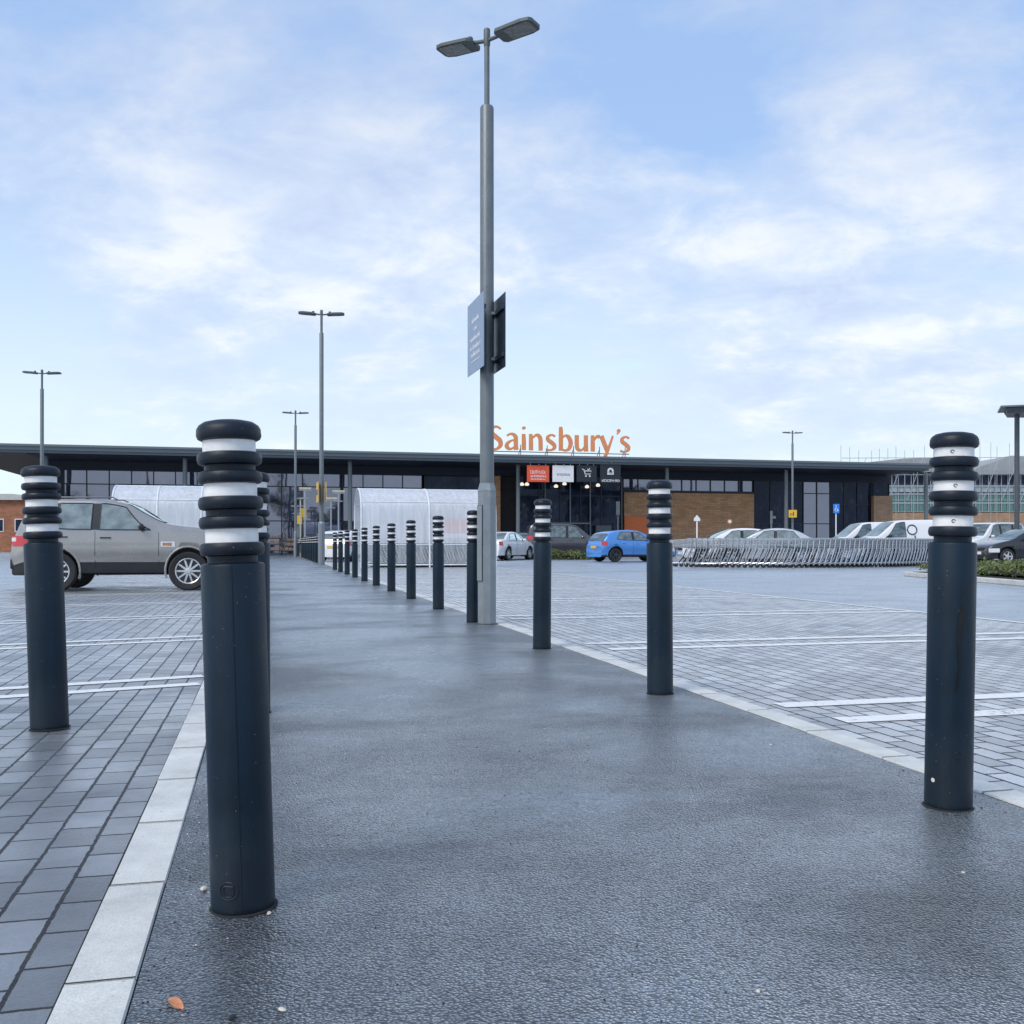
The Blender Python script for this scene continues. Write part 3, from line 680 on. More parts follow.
def lamp_post(label, x, y, h, ang, k=1.0, base_r=0.1, base_h=1.42, shaft_r=0.073, top_r=0.028, top_len=0.62, door=True, yaw=0.0):
    root = thing('lamp_post', label, 'lamp post', (x, y, 0), 0, 'twin-headed lamp posts in the car park')
    b = MB(); b.tube([(0, 0, 0), (0, 0, base_h)], base_r, 8 if door else 12, smooth=False); b.build('base_column', M['galv_base'], root, bevel=0.006 if door else 0)
    b = MB(); b.tube([(0, 0, base_h), (0, 0, base_h+0.02), (0, 0, base_h+0.09)], [base_r, base_r, shaft_r+.006], 8 if door else 12, smooth=False); b.build('shoulder', M['galv_base'], root)
    b = MB(); b.tube([(0, 0, base_h+.05), (0, 0, h-top_len-.02), (0, 0, h-top_len)], [shaft_r, shaft_r*.97, shaft_r*.85], 20); b.build('shaft', M['galv'], root)
    b = MB(); b.tube([(0, 0, h-top_len-.05), (0, 0, h-.17)], top_r, 14); b.build('top_tube', M['galv'], root)
    b = MB(); b.lathe([(top_r+.003, h-.18), (top_r+.006, h-.15), (top_r+.006, h-.01), (top_r, h), (.0001, h+.003)], 14); b.build('head_bracket', M['lum'], root)
    for a in (ang, ang+math.pi): luminaire(root, h-.13 if k < 1.2 else h-.2, a, 0.13*k, k)
    if door:
        b = MB(); b.box(-.034, .034, -.014, 0.0, .45, 1.22); b.box(-.038, .038, -.006, 0.0, .446, 1.224, 1)
        d = b.build('access_door', [M['galv_base'], M['signback']], root); d.rotation_euler.z = R(-45); d.location = (base_r*.935*math.sin(R(-45)), -base_r*.935*math.cos(R(-45)), 0)
        b = MB(); b.lathe([(base_r+.012, 0), (base_r+.012, .01), (base_r, .012)], 16); b.build('ground_flange', M['galv_dark'], root)
    return root
xl, yl = -0.258, 10.30
lamp_post('nearest grey lamp post beside the footpath, carrying two square blue signs', xl, yl, 6.13, R(-31), 1.1, .1, 1.36, .073, .028, .80)
lamp_post('tall lamp post with edge-on yellow signs, beyond the row of bollards', *P(321.5, 39.5)[:2], 10.05, R(8), 1.7, .13, 1.6, .085, .05, .9, False)
lamp_post('distant lamp post at the end of the path in front of the store', *P(295.5, 61.0)[:2], 8.95, R(10), 1.5, .11, 1.5, .08, .05, .9, False)
lamp_post('lamp post behind the silver car at the far left', *P(42, 47)[:2], 9.0, R(10), 1.6, .11, 1.5, .085, .05, .9, False)
lamp_post('lamp post before the dark glazing, right of the brown brick wall', *P(792.5, 71)[:2], 8.85, R(10), 1.4, .11, 1.5, .08, .05, .9, False)

# blue sign boards on the near lamp post (one each side, parallel to the path)
def sign_board(name, label, cat, loc, rotz, w, h, face, faceside=-1, marks=None, grp=None, back=None):
    root = thing(name, label, cat, loc, rotz, grp)
    b = MB(); b.box(-w/2, w/2, -.004, .004, 0, h); b.build('panel', face, root, bevel=0.002)
    return root
PD = math.atan2(1, -0.246)          # direction of the path
def near_boards():
    for side, nm in ((-1, 'blue-grey parking sign with white lines of lettering, left side of the near lamp post'),
                     (1, 'matching sign board seen from behind, right side of the near lamp post')):
        n = Vector((c_, s_, 0))*side
        p = Vector((xl, yl-.03, 0))+n*(0.118 if side < 0 else 0.10)
        root = thing('sign_board', nm, 'sign', (p.x, p.y, 2.59), PD+R(1.5), 'square sign boards on the near lamp post')
        b = MB(); b.box(-.36, .36, -.003, .003, 0, .745); b.build('panel', M['signblue'] if side < 0 else M['signback'], root, bevel=0.001)
        # local +y points to the path's left (away from pole for the left board)
        out = 1 if side < 0 else -1
        for z in (.13, .60):
            b = MB(); b.box(-.34, .34, min(-out*.003, -out*.028), max(-out*.003, -out*.028), z-.018, z+.018)
            b.build('stiffening_rail', M['signback'], root)
            b = MB(); b.box(-.045, .045, min(-out*.028, -out*.062), max(-out*.028, -out*.062), z-.014, z+.014)
            b.build('clamp', M['zinc'], root)
        rr = random.Random(5+side)
        if True:
            m = MB(); y0, y1 = out*.0034, out*.0055
            for (zz, hh, half) in ((.52, .05, .15), (.43, .05, .06), (.335, .05, .20), (.245, .05, .22), (.17, .05, .19)):
                xx = -half
                while xx < half:
                    w = rr.uniform(.014, .03)
                    k = rr.randrange(4)
                    hh2 = hh*rr.choice((1, .7, .7, .7))
                    m.box(xx, xx+.008, y0, y1, zz, zz+hh2)
                    if k in (0, 2): m.box(xx+w-.008, xx+w, y0, y1, zz, zz+hh2*.7)
                    if k in (1, 2): m.box(xx+.009, xx+w-.009, y0, y1, zz, zz+.008)
                    if k in (0, 3): m.box(xx+.009, xx+w-.009, y0, y1, zz+hh2*.6-.008, zz+hh2*.6)
                    xx += w+.012
            m.box(-.19, .16, y0, y1, .115, .123)
            m.build('lettering', M['white'], root)
near_boards()
def far_boards():
    x, y, _ = P(321.5, 39.5)
    for side in (-1, 1):
        n = Vector((c_, s_, 0))*side; p = Vector((x, y, 0))+n*(0.16)
        root = thing('sign_board', ('left' if side < 0 else 'right')+' one of two yellow sign boards on the second lamp post', 'sign', (p.x, p.y, 2.45), PD+R(2 if side < 0 else 0), 'yellow sign boards on the second lamp post')
        b = MB(); b.box(-.4, .4, -.01, .01, 0, .8); b.build('panel', M['yellow'], root)
        b = MB(); b.box(-.3, .3, -.02 if side > 0 else .011, .02 if side < 0 else -.011, .3, .5); b.build('clamp', M['galv'], root)
far_boards()
def small_sign(name, label, cat, px, yd, top_py, bot_py, w, face, symbol=None, post_mat='white', ground=True, rotz=0, post_r=.035, panel=True):
    x, y, _ = P(px, yd); z1, z0 = H(top_py, yd), H(bot_py, yd)
    root = thing(name, label, cat, (x, y, 0), rotz)
    if ground:
        b = MB(); b.tube([(0, 0, 0), (0, 0, z1 - .02)], post_r, 10); b.build('post', M[post_mat], root)
    b = MB(); b.box(-w/2, w/2, -.07, -.05, z0, z1); b.build('panel', M[face], root, bevel=.005)
    if symbol: symbol(root, z0, z1, w)
    return root
def sym_wheelchair(root, z0, z1, w):
    b = MB(); cz = z0+(z1-z0)*.36; r = w*.24
    b.tube([(r*math.cos(a), -.08, cz+r*math.sin(a)) for a in [R(-230+k*20) for k in range(14)]], .018, 6)
    b.tube([(-.02, -.08, cz+r*2.1), (-.02, -.08, cz+r*.5), (w*.22, -.08, cz+r*.4), (w*.3, -.08, cz-r*.8)], .02, 6)
    b.lathe([(.0001, -.09), (.03, -.088), (.03, -.075)], 10, -.02, cz+r*2.7, axis='y')
    b.build('wheelchair_symbol', M['white'], root)
small_sign('bay_sign', 'blue disabled-bay sign with white wheelchair symbol, before the dark glazing', 'sign', 836, 60, 504, 513.2, .37, 'blue_sign', sym_wheelchair)
def sym_y(root, z0, z1, w):
    b = MB(); zc = (z0+z1)/2
    b.lathe([(.0001, -.08), (.045, -.078), (.045, -.075)], 10, .05, zc+.1, axis='y')
    b.tube([(.05, -.078, zc+.03), (.03, -.078, zc-.14)], .03, 6); b.tube([(.02, -.078, zc-.02), (-.12, -.078, zc-.0)], .015, 6); b.tube([(-.14, -.078, zc+.03), (-.16, -.078, zc-.14)], .02, 6)
    b.build('family_symbol', M['signback'], root)
small_sign('bay_sign', 'small yellow square sign on the lamp post before the dark glazing', 'sign', 792.5, 70.7, 510, 517.5, .58, 'yellow', sym_y, ground=False)
def post_with_head(label, px, yd, top_py, head, mat, r=.05):
    x, y, _ = P(px, yd); z1 = H(top_py, yd)
    root = thing('marker_post', label, 'post', (x, y, 0))
    b = MB(); b.tube([(0, 0, 0), (0, 0, z1-.1)], r, 10); b.build('post', M[mat], root)
    b = MB()
    if head == 'arrow': b.prism([(-.16, z1-.32), (.16, z1-.32), (.16, z1-.2), (0, z1), (-.16, z1-.2)], -.05, .05)
    elif head == 'box': b.box(-.1, .1, -.08, .08, z1-.75, z1)
    elif head == 'cam': b.box(-.06, .06, -.06, .06, z1-.7, z1); b.box(.06, .24, -.05, .05, z1-.42, z1-.28)
    b.build('head', M[mat], root, bevel=.01); return root
post_with_head('slim white post with pointed head before the brown brick wall', 697, 52, 515, 'arrow', 'white', .04)
post_with_head('grey post with boxy head at the right of the store entrance', 618, 55, 501.5, 'box', 'lum', .04)
post_with_head('stubby grey post with side camera behind the silver saloon', 771.3, 55, 511, 'cam', 'galv', .05)
def round_sign(px, yd, py, label):
    x, y, _ = P(px, yd); z = H(py, yd); root = thing('round_sign', label, 'sign', (x, y, 0))
    b = MB(); b.tube([(0, 0, 0), (0, 0, z)], .03, 8); b.build('post', M['galv'], root)
    b = MB(); b.lathe([(.0001, -.06), (.14, -.06), (.14, -.05), (.0001, -.05)], 20, 0, z, axis='y'); b.build('disc', M['orange_panel'], root)
    b = MB(); b.lathe([(.0001, -.065), (.08, -.065), (.08, -.0615)], 20, 0, z, axis='y'); b.build('disc_centre', M['white'], root)
round_sign(729.5, 55, 521.5, 'small red round sign just above the white hatchback roof')
# T-shaped parking bay posts near the end of the path
def tpost(label, px, yd, top, yel, w=.7):
    x, y, _ = P(px, yd); z = H(top, yd); root = thing('bay_marker_post', label, 'sign post', (x, y, 0), TH, 'T-shaped bay marker posts near the store')
    b = MB(); b.tube([(0, 0, 0), (0, 0, z)], .045, 8); b.build('post', M['cream'] if yel == 2 else M['zinc'], root)
    b = MB(); b.box(-w/2, w/2, -.08, .08, z-.035, z+.035); b.box(-w/2+.05, w/2-.1, -.06, .06, z-.5, z-.45); b.build('crossbar', M['zinc'], root)
    if yel:
        b = MB(); b.box(w/2-.32, w/2, -.03, .03, z-1.15, z-.6) if yel == 2 else b.box(-w/2, w/2, -.09, .09, z+.065, z+.15); b.build('yellow_plate', M['yellow'] if yel == 2 else M['cream'], root)
tpost('tallest white T-shaped bay post right of the path end', 305, 58.5, 490, 1)
tpost('yellow T-shaped bay post just left of the tallest white one', 300.5, 61.5, 498.5, 2)
tpost('T-shaped bay post with yellow top right of the second lamp post', 338.5, 58, 493, 1)
tpost('low T-shaped bay post close right of the second lamp post', 331, 60, 500, 1)
tpost('smallest T-shaped bay post, leftmost at the path end', 296.5, 64, 506, 2, .7)

# ------------------------------------------------------------------ supermarket
def supermarket():
    VE, VG = 67.7, 73.0                         # eave line and glazing line
    UE0, UE1 = FU(-70, VE), FU(932, VE)
    UG0 = FU(45, VG)
    UG1 = FU(889, VG)
    root = thing('supermarket', 'long low supermarket with a flat overhanging grey roof, dark glazing and brown brick', 'supermarket', UV(0, VE, 0), TH)
    zt, zf = 7.0, 6.5
    def X(px, v=VG): return FU(px, v)
    D = VG-VE
    # roof : slab with front fascia in two steps
    b = MB(); b.box(UE0, UE1, 0.0, 34, zf+.16, zt)
    b.box(UE0+.2, UE1-.2, 0.12, 33.8, zf, zf+.157)
    r = b.build('roof', M['roof'], root)
    b = MB(); b.box(UE0-.03, UE1+.03, -.06, -.003, zt-.10, zt+.04); b.build('roof_edge_trim', M['galv'], r)
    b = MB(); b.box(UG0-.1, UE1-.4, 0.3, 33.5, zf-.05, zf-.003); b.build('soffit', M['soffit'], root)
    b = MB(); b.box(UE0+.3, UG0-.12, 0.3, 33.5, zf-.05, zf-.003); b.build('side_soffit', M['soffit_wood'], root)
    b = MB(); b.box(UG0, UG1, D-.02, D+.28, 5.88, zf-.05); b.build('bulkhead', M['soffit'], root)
    # body behind
    b = MB(); b.box(UG0, UG1, D+1.2, 33, 0.0, zf-.055); b.build('inner_wall', M['interior'], root)
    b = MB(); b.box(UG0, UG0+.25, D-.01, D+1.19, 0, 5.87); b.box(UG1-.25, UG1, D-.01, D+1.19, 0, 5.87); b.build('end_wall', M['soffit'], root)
    # slender canopy columns
    for px in (46, 185, 350, 518, 667, 786, 926):
        u = FU(px, VE+1.6)
        b = MB(); b.tube([(u, 1.6, 0), (u, 1.6, zf-.05)], .15, 14); b.build('column', M['galv'], root)
    # glazing bays
    rnd = random.Random(11)
    def glazed(px0, px1, z0, z1, transoms, mat, step=1.45, d=0.0, darkfrac=0.0):
        u0, u1 = X(px0, VG+d), X(px1, VG+d); n = max(1, round((u1-u0)/step)); w = (u1-u0)/n
        for i in range(n):
            a, c = u0+i*w, u0+(i+1)*w; y = D+d
            b = MB()
            t = .035
            b.box(a, a+t, y-.07, y+.06, z0, z1); b.box(c-t+.001, c-.001, y-.07, y+.06, z0, z1)
            zz = [z0]+list(transoms)+[z1-.07]
            for q in zz: b.box(a+t, c-t, y-.065, y+.055, q, q+.07)
            fr = b.build('window', M['mull'], root)
            ta, tb = rnd.uniform(-.006, .006), rnd.uniform(-.004, .004)
            b = MB(); lv = [z0]+list(transoms)+[z1]
            for q in range(len(lv)-1):
                ta, tb = rnd.uniform(-.007, .007), rnd.uniform(-.010, .010)
                b.add([(a+t, y-ta, lv[q]+.07-.0), (c-t, y+ta, lv[q]+.07), (c-t, y+ta+tb, lv[q+1]), (a+t, y-ta+tb, lv[q+1])], [(0, 1, 2, 3)])
            b.build('pane', mat, fr, rec=False)
    glazed(64, 422, .05, 5.87, (2.4, 4.85), M['store_glass'], 1.42)
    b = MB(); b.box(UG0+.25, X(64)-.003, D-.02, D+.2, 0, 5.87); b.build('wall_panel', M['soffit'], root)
    glazed(424, 492, .05, 5.87, (2.4,), M['store_glass_dark'], 2.6, .5)
    glazed(518, 621, .05, 5.87, (2.4, 4.4), M['store_glass_dark'], 1.7, -.8)
    b = MB(); b.box(X(621.3, VG-.95), X(622.4, VG-.95), D-.95, D+.2, 0, 5.87); b.build('wall_fin', M['galv_dark'], root)
    for px in (545, 570, 590):
        u = X(px, VG-.9); b = MB(); b.box(u-.04, u+.04, D-.98, D-.88, 0, 5.87); b.build('mullion', M['galv'], root)
    b = MB(); b.box(X(545, VG-.9), X(590, VG-.9), D-.97, D-.9, 2.3, 2.4); b.build('door_head', M['galv'], root)
    b = MB(); b.box(X(493.5), X(499.5), D-.3, D+.3, 0, 5.87); b.build('brick_pier', M['brick'], root)
    b = MB(); b.box(X(500), X(517), D+.4, D+.6, 0, 5.87); b.build('wall_panel', M['interior'], root)
    # brick wall with clerestory
    b = MB(); b.box(X(623), X(752.5), D-.25, D+.2, 0, 4.82); b.build('brick_wall', M['brick'], root)
    b = MB(); b.box(X(623)-.1, X(752.5)+.1, D-.30, D-.254, 4.78, 4.9); b.build('coping', M['mull'], root)
    glazed(623, 752.5, 4.9, 5.87, (), M['store_glass'], 1.25)
    b = MB(); b.box(X(623), X(662), D-.32, D-.255, .0, 2.92); b.build('orange_panel', M['orange_panel'], root)
    glazed(753.5, 803, .05, 5.87, (2.4, 4.85), M['store_glass_dark'], 1.45)
    glazed(803, 830, .05, 5.87, (2.4, 4.85), M['store_glass'], 1.45)
    glazed(830, 870.5, .05, 5.87, (4.0,), M['store_glass_dark'], 1.1)
    b = MB(); b.box(X(871), X(889.5), D-.4, D+.2, 0, 4.75); b.build('brick_pier', M['brick_pale'], root)
    glazed(871, 889, 4.8, 5.87, (), M['store_glass_dark'], 1.3)
    # interior lamps behind the lobby glass, seen as pendant lamps under the canopy
    for px, py in ((518+4, 484), (527, 484), (556, 486), (564.5, 483.5), (587, 486.5), (598, 485)):
        u = FU(px, VG-1.3); z = FZ(px, py, VG-1.3)
        b = MB(); b.lathe([(.05, z+.12), (.14, z+.05), (.17, z-.05), (.12, z-.12)], 12, u, D-1.3); o = b.build('pendant_lamp', M['lamp_on'], root)
        b2 = MB(); b2.tube([(u, D-1.3, z+.1), (u, D-1.3, zf-.05)], .012, 6); b2.build('cord', M['mull'], o)
    # trolleys / displays glimpsed
    for px, w, h in ((455, 1.2, 1.7), (540, 1.6, 1.9), (575, 2, 1.4), (600, 1.2, 2.2)):
        u = FU(px, VG-.4)
        b = MB(); b.box(u-w/2, u+w/2, D-1.3, D-.9, 0, h); b.box(u-w/2+.1, u+w/2-.1, D-1.33, D-1.303, h*.3, h*.8, 1)
        b.build('display_stand', [M['galv_dark'], M['interior']], root, bevel=.02)
    return VE, VG
VE, VG = supermarket()

def hung_sign(px0, px1, py0, py1, label, face, marks):
    v = VE+.25
    u0, u1 = FU(px0, v), FU(px1, v); z1, z0 = FZ((px0+px1)/2, py0, v), FZ((px0+px1)/2, py1, v)
    root = thing('hanging_sign', label, 'sign', UV((u0+u1)/2, v, 0), TH)
    w = u1-u0
    b = MB(); b.box(-w/2, w/2, -.05, .05, z0, z1); b.build('panel', M[face], root, bevel=.01)
    b = MB(); b.tube([(-w*.35, 0, z1), (-w*.35, 0, 6.49)], .02, 6); b.tube([(w*.35, 0, z1), (w*.35, 0, 6.49)], .02, 6); b.tube([(0, -.04, z1-.02), (0, -.25, z1+.06)], .03, 6); b.build('bracket', M['zinc'], root)
    marks(root, w, z0, z1)
def text_rows(rows, mat, seed):
    def fn(root, w, z0, z1):
        rr = random.Random(seed); b = MB(); h = z1-z0
        for (t, hh, half) in rows:
            x = -half*w
            while x < half*w-.02:
                ww = rr.uniform(.05, .11); th = hh*h
                k = rr.randrange(4); s = .026
                zb = z0+t*h
                b.box(x, x+s, -.058, -.051, zb, zb+th)
                if k in (0, 1): b.box(x+s, x+ww, -.058, -.051, zb+th-s, zb+th)
                if k in (0, 2): b.box(x+s, x+ww, -.058, -.051, zb, zb+s)
                if k in (1, 2, 3): b.box(x+s, x+ww, -.058, -.051, zb+th/2-s/2, zb+th/2+s/2)
                x += ww+.025
        b.build('lettering', mat, root)
    return fn
hung_sign(527, 549, 465.5, 482, 'orange-red hanging sign with white lettering at the store entrance', 'red_sign', text_rows(((.5, .2, .36), (.28, .13, .33), (.13, .08, .33)), M['white'], 2))
hung_sign(552.5, 573.5, 465.5, 482, 'white hanging sign with grey lettering at the store entrance', 'white', text_rows(((.38, .14, .3),), M['galv'], 4))
def icon_trolley(root, w, z0, z1):
    b = MB(); zc = (z0+z1)/2+.05
    b.tube([(-.36, -.055, zc+.26), (-.22, -.055, zc+.24), (-.12, -.055, zc-.08), (.26, -.055, zc-.08), (.34, -.055, zc+.14), (-.14, -.055, zc+.14)], .035, 6)
    for x in (-.06, .22): b.lathe([(.0001, -.07), (.06, -.07), (.06, -.051)], 12, x, zc-.22, axis='y')
    b.tube([(.05, -.055, zc+.3), (.12, -.055, zc+.2), (.24, -.055, zc+.34)], .035, 6)
    b.build('trolley_symbol', M['white'], root)
hung_sign(576.5, 596.5, 465.5, 482, 'black hanging sign with a white trolley symbol at the store entrance', 'black_sign', icon_trolley)
def icon_machine(root, w, z0, z1):
    b = MB(); zc = (z0+z1)/2+.15
    b.lathe([(.0001, -.06), (.24, -.06), (.24, -.051)], 20, 0, zc, axis='y'); b.box(-.24, .24, -.06, -.051, zc-.25, zc)
    b.build('machine_symbol', M['white'], root)
    b = MB(); b.box(-.09, .09, -.066, -.0605, zc-.1, zc+.1); b.build('machine_screen', M['black_sign'], root)
    text_rows(((.06, .12, .42),), M['white'], 9)(root, w, z0, z1)
hung_sign(600, 620.5, 463.5, 483, 'black hanging sign with a white round symbol, rightmost at the store entrance', 'black_sign', icon_machine)

def stands():
    for px, w, h, lab in ((272, 1.5, 1.6, 'brown display stand against the store glazing at the end of the path, left one'), (288, 1.2, 1.2, 'low brown display stand against the store glazing at the end of the path, right one')):
        root = thing('display_stand', lab, 'display stand', UV(FU(px, VG-.9), VG-.9, 0), TH)
        b = MB(); b.box(-w/2, w/2, -.3, .3, 0, .12)
        for k in range(3): b.box(-w/2, w/2, -.3+.12*k, .3, .3+k*h*.27, .36+k*h*.27)
        for x in (-w/2, w/2-.05): b.box(x, x+.05, -.28, .28, .12, h)
        b.build('frame', M['galv_dark'], root)
        b = MB(); rr = random.Random(px)
        for k in range(3):
            x = -w/2+.06
            while x < w/2-.25:
                ww = rr.uniform(.15, .3); b.box(x, x+ww, -.25+.12*k, .1+.1*k, .365+k*h*.27, .365+k*h*.27+rr.uniform(.12, .24)); x += ww+.03
        b.build('goods', M['rust'], root)
stands()

# roof-top name
def cat_rom(pts, n=6):
    out = []
    for i in range(len(pts)-1):
        p0 = pts[max(i-1, 0)]; p1 = pts[i]; p2 = pts[i+1]; p3 = pts[min(i+2, len(pts)-1)]
        for k in range(n):
            t = k/n
            out.append(tuple(0.5*((2*b)+(-a+c)*t+(2*a-5*b+4*c-d)*t*t+(-a+3*b-3*c+d)*t**3) for a, b, c, d in zip(p0, p1, p2, p3)))
    out.append(tuple(pts[-1])); return out
def stroke(b, pts, ybase, scale, x0, z0, dep=.12):
    pp = cat_rom(pts); n = len(pp); vs = []
    for i, (x, z, w) in enumerate(pp):
        a = Vector(pp[max(i-1, 0)][:2]); c = Vector(pp[min(i+1, n-1)][:2]); d = (c-a).normalized(); nn = Vector((-d.y, d.x))*w/2
        for s in (1, -1):
            q = (x+nn.x*s, z+nn.y*s)
            vs += [(x0+q[0]*scale, ybase, z0+q[1]*scale), (x0+q[0]*scale, ybase+dep, z0+q[1]*scale)]
    fs = []
    for i in range(n-1):
        a = i*4; fs += [(a, a+2, a+6, a+4), (a+1, a+5, a+7, a+3), (a, a+4, a+5, a+1), (a+2, a+3, a+7, a+6)]
    fs += [(0, 1, 3, 2), ((n-1)*4, (n-1)*4+2, (n-1)*4+3, (n-1)*4+1)]
    b.add(vs, fs)
T = .25
Sb = [(.78, 1.24, .10), (.62, 1.36, .12), (.40, 1.36, .16), (.22, 1.22, .23), (.24, 1.0, .27), (.48, .78, .28), (.72, .56, .28), (.76, .28, .25), (.58, .08, .17), (.34, .03, .13), (.08, .12, .12)]
ss = [(.66, .86, .11), (.50, .94, .12), (.32, .92, .15), (.18, .80, .20), (.22, .64, .23), (.42, .50, .24), (.60, .34, .23), (.60, .16, .2), (.44, .05, .14), (.26, .03, .12), (.07, .10, .12)]
GL = {
 'S': [Sb], 's': [ss],
 'a': [[(.16, .84, .13), (.34, .94, .14), (.54, .92, .18), (.66, .76, .25), (.67, .5, .25), (.68, .2, .25), (.70, 0, .27)], [(.62, .60, .10), (.40, .54, .13), (.20, .40, .20), (.14, .22, .24), (.26, .07, .18), (.44, .07, .13), (.62, .22, .11)]],
 'i': [[(.15, 0, T), (.15, .5, T), (.14, .96, .21)], [(.15, 1.22, .05), (.15, 1.27, .2), (.15, 1.36, .2), (.15, 1.41, .05)]],
 'n': [[(.15, 0, T), (.15, .5, T), (.13, .98, .2)], [(.24, .72, .1), (.42, .90, .16), (.6, .90, .2), (.71, .72, .24), (.73, .4, .25), (.73, 0, T)]],
 'b': [[(.15, 0.02, T), (.15, .7, T), (.15, 1.2, T), (.13, 1.46, .18)], [(.24, .78, .1), (.42, .93, .14), (.64, .86, .22), (.78, .52, .26), (.68, .16, .22), (.46, .04, .14), (.24, .08, .12)]],
 'u': [[(.15, .98, T), (.15, .4, T), (.20, .16, .22), (.36, .06, .16), (.52, .12, .13), (.64, .3, .1)], [(.73, .98, T), (.73, .5, T), (.74, 0, .26)]],
 'r': [[(.15, 0, T), (.15, .5, T), (.13, .98, .2)], [(.24, .66, .1), (.36, .84, .15), (.5, .92, .2), (.64, .90, .22)]],
 'y': [[(.10, .98, .25), (.30, .5, .26), (.50, .08, .26)], [(.88, .98, .12), (.70, .5, .14), (.52, .06, .19), (.36, -.26, .2), (.2, -.40, .17), (.04, -.42, .14)]],
 "'": [[(.15, 1.42, .05), (.15, 1.34, .22), (.14, 1.24, .18), (.04, 1.08, .05)]],
}
def name_sign():
    v = VE+.7
    root = thing('rooftop_sign', 'large orange letters spelling the shop name on a frame above the entrance roof', 'sign', UV(0, v, 0), TH)
    sc = (FU(560, v)-FU(544, v))      # 16 px x-height in metres
    for ch, px, wpx, bl in (('S', 487.5, 16, 449.6), ('a', 504.5, 14.5, 449.6), ('i', 521, 6, 449.9), ('n', 528.7, 14.5, 450.2), ('s', 545, 12, 450.5), ('b', 558.8, 14.5, 450.9), ('u', 574.7, 14, 451.2), ('r', 590.9, 10.5, 451.4), ('y', 600.2, 15, 451.7), ("'", 616.8, 4, 452), ('s', 619.5, 11.8, 452.2)):
        b = MB()
        for i, st in enumerate(GL[ch]):
            wid = {'S': .95, 'a': .86, 'i': .3, 'n': .88, 's': .76, 'b': .93, 'u': .88, 'r': .74, 'y': 1.0, "'": .28}[ch]
            kx = (wpx/16)/wid
            stroke(b, [(x*kx, z, w) for x, z, w in st], -0.003*i, sc, FU(px, v), FZ(px, bl, v))
        b.build('letter', M['orange'], root)
    u0, u1 = FU(490, v), FU(630, v)
    b = MB(); z = 7.32
    b.tube([(u0, .2, z), (u1, .2, z)], .035, 6); 
    for k in range(6):
        u = u0+.3+(u1-u0-.6)*k/5
        b.tube([(u, .2, 7.0), (u, .2, z+.5)], .03, 6); b.tube([(u, .2, z+.3), (u, 1.0, 7.0)], .025, 6)
    b.build('support_frame', M['galv'], root)
name_sign()

# ------------------------------------------------------------------ buildings beyond
def far_building():
    # scaffolded building behind the right end
    Y = 120
    x0, x1 = P(838, Y)[0], P(1075, Y)[0]
    root = thing('building', 'scaffolded office building with green glass bands and brick base, behind the store on the right', 'building', (0, Y, 0))
    def hz(py): return H(py, Y)
    b = MB(); b.box(x0, x1, 0, 20, 0, hz(512)); b.build('brick_base', M['brick_pale'], root)
    b = MB(); b.box(x0+.2, x1-.2, .3, 19, hz(512), hz(474)); b.build('wall', M['galv_dark'], root)
    n = 36; w = (x1-x0-.6)/n
    for i in range(n):
        for (a, c, m) in ((512, 494, 'green_glass'), (493, 486, 'pale_glass'), (484, 475, 'store_glass_dark')):
            z0, z1 = hz(a), hz(c)
            b = MB(); xa = x0+.3+i*w
            b.box(xa+.08, xa+w-.08, 0.12, .28, z0+.12, z1-.1); b.build('window', M[m], root)
    b = MB()
    for py in (512, 503, 494, 486, 474.5): b.box(x0+.1, x1-.1, 0, .1, hz(py)-.08, hz(py)+.08)
    for i in range(n+1): b.box(x0+.28+i*w-.04, x0+.28+i*w+.04, -.02, .09, hz(512), hz(474))
    b.build('frame', M['scaf'], root)
    # two roofs
    b = MB(); xa, xm, xb = P(962, Y)[0], P(1009, Y)[0], P(1080, Y)[0]
    b.prism([(xa, hz(473)), (xm, hz(456)), (xb, hz(459)), (xb, hz(474)), (xa, hz(475))], -.6, 20)
    b.build('roof', M['roof_pale'], root)
    b = MB(); xa, xb = P(835, Y)[0], P(958, Y)[0]
    b.prism([(xa, hz(466)), (P(900, Y)[0], hz(459)), (xb, hz(457)), (xb, hz(472)), (xa, hz(473))], -.6, 20); b.build('roof', M['roof_pale'], root)
    # scaffold
    sc = thing('scaffold', 'thin scaffold poles and rails above the far building roofs', 'scaffold', (0, Y-2, 0))
    rnd = random.Random(8); b = MB(); Y2 = Y-2
    for i in range(26):
        px = 842+i*9.2+rnd.uniform(-2, 2); x = P(px, Y2)[0]; top = H(452-rnd.random()*7 if px < 930 else 447-rnd.random()*8, Y2)
        b.tube([(x, 0, 0), (x, 0, top)], .028, 5)
    b.build('upright', M['scaf'], sc)
    b = MB()
    for py in (458, 470, 486, 500): b.tube([(P(842, Y2)[0], .05, H(py, Y2)), (P(1070, Y2)[0], .05, H(py+(0 if py > 460 else -1), Y2))], .035, 5)
    for i in range(12):
        px = 850+i*19; b.tube([(P(px, Y2)[0], -.05, H(500, Y2)), (P(px+16, Y2)[0], -.05, H(458, Y2))], .03, 5)
    b.build('rail', M['scaf'], sc)
far_building()
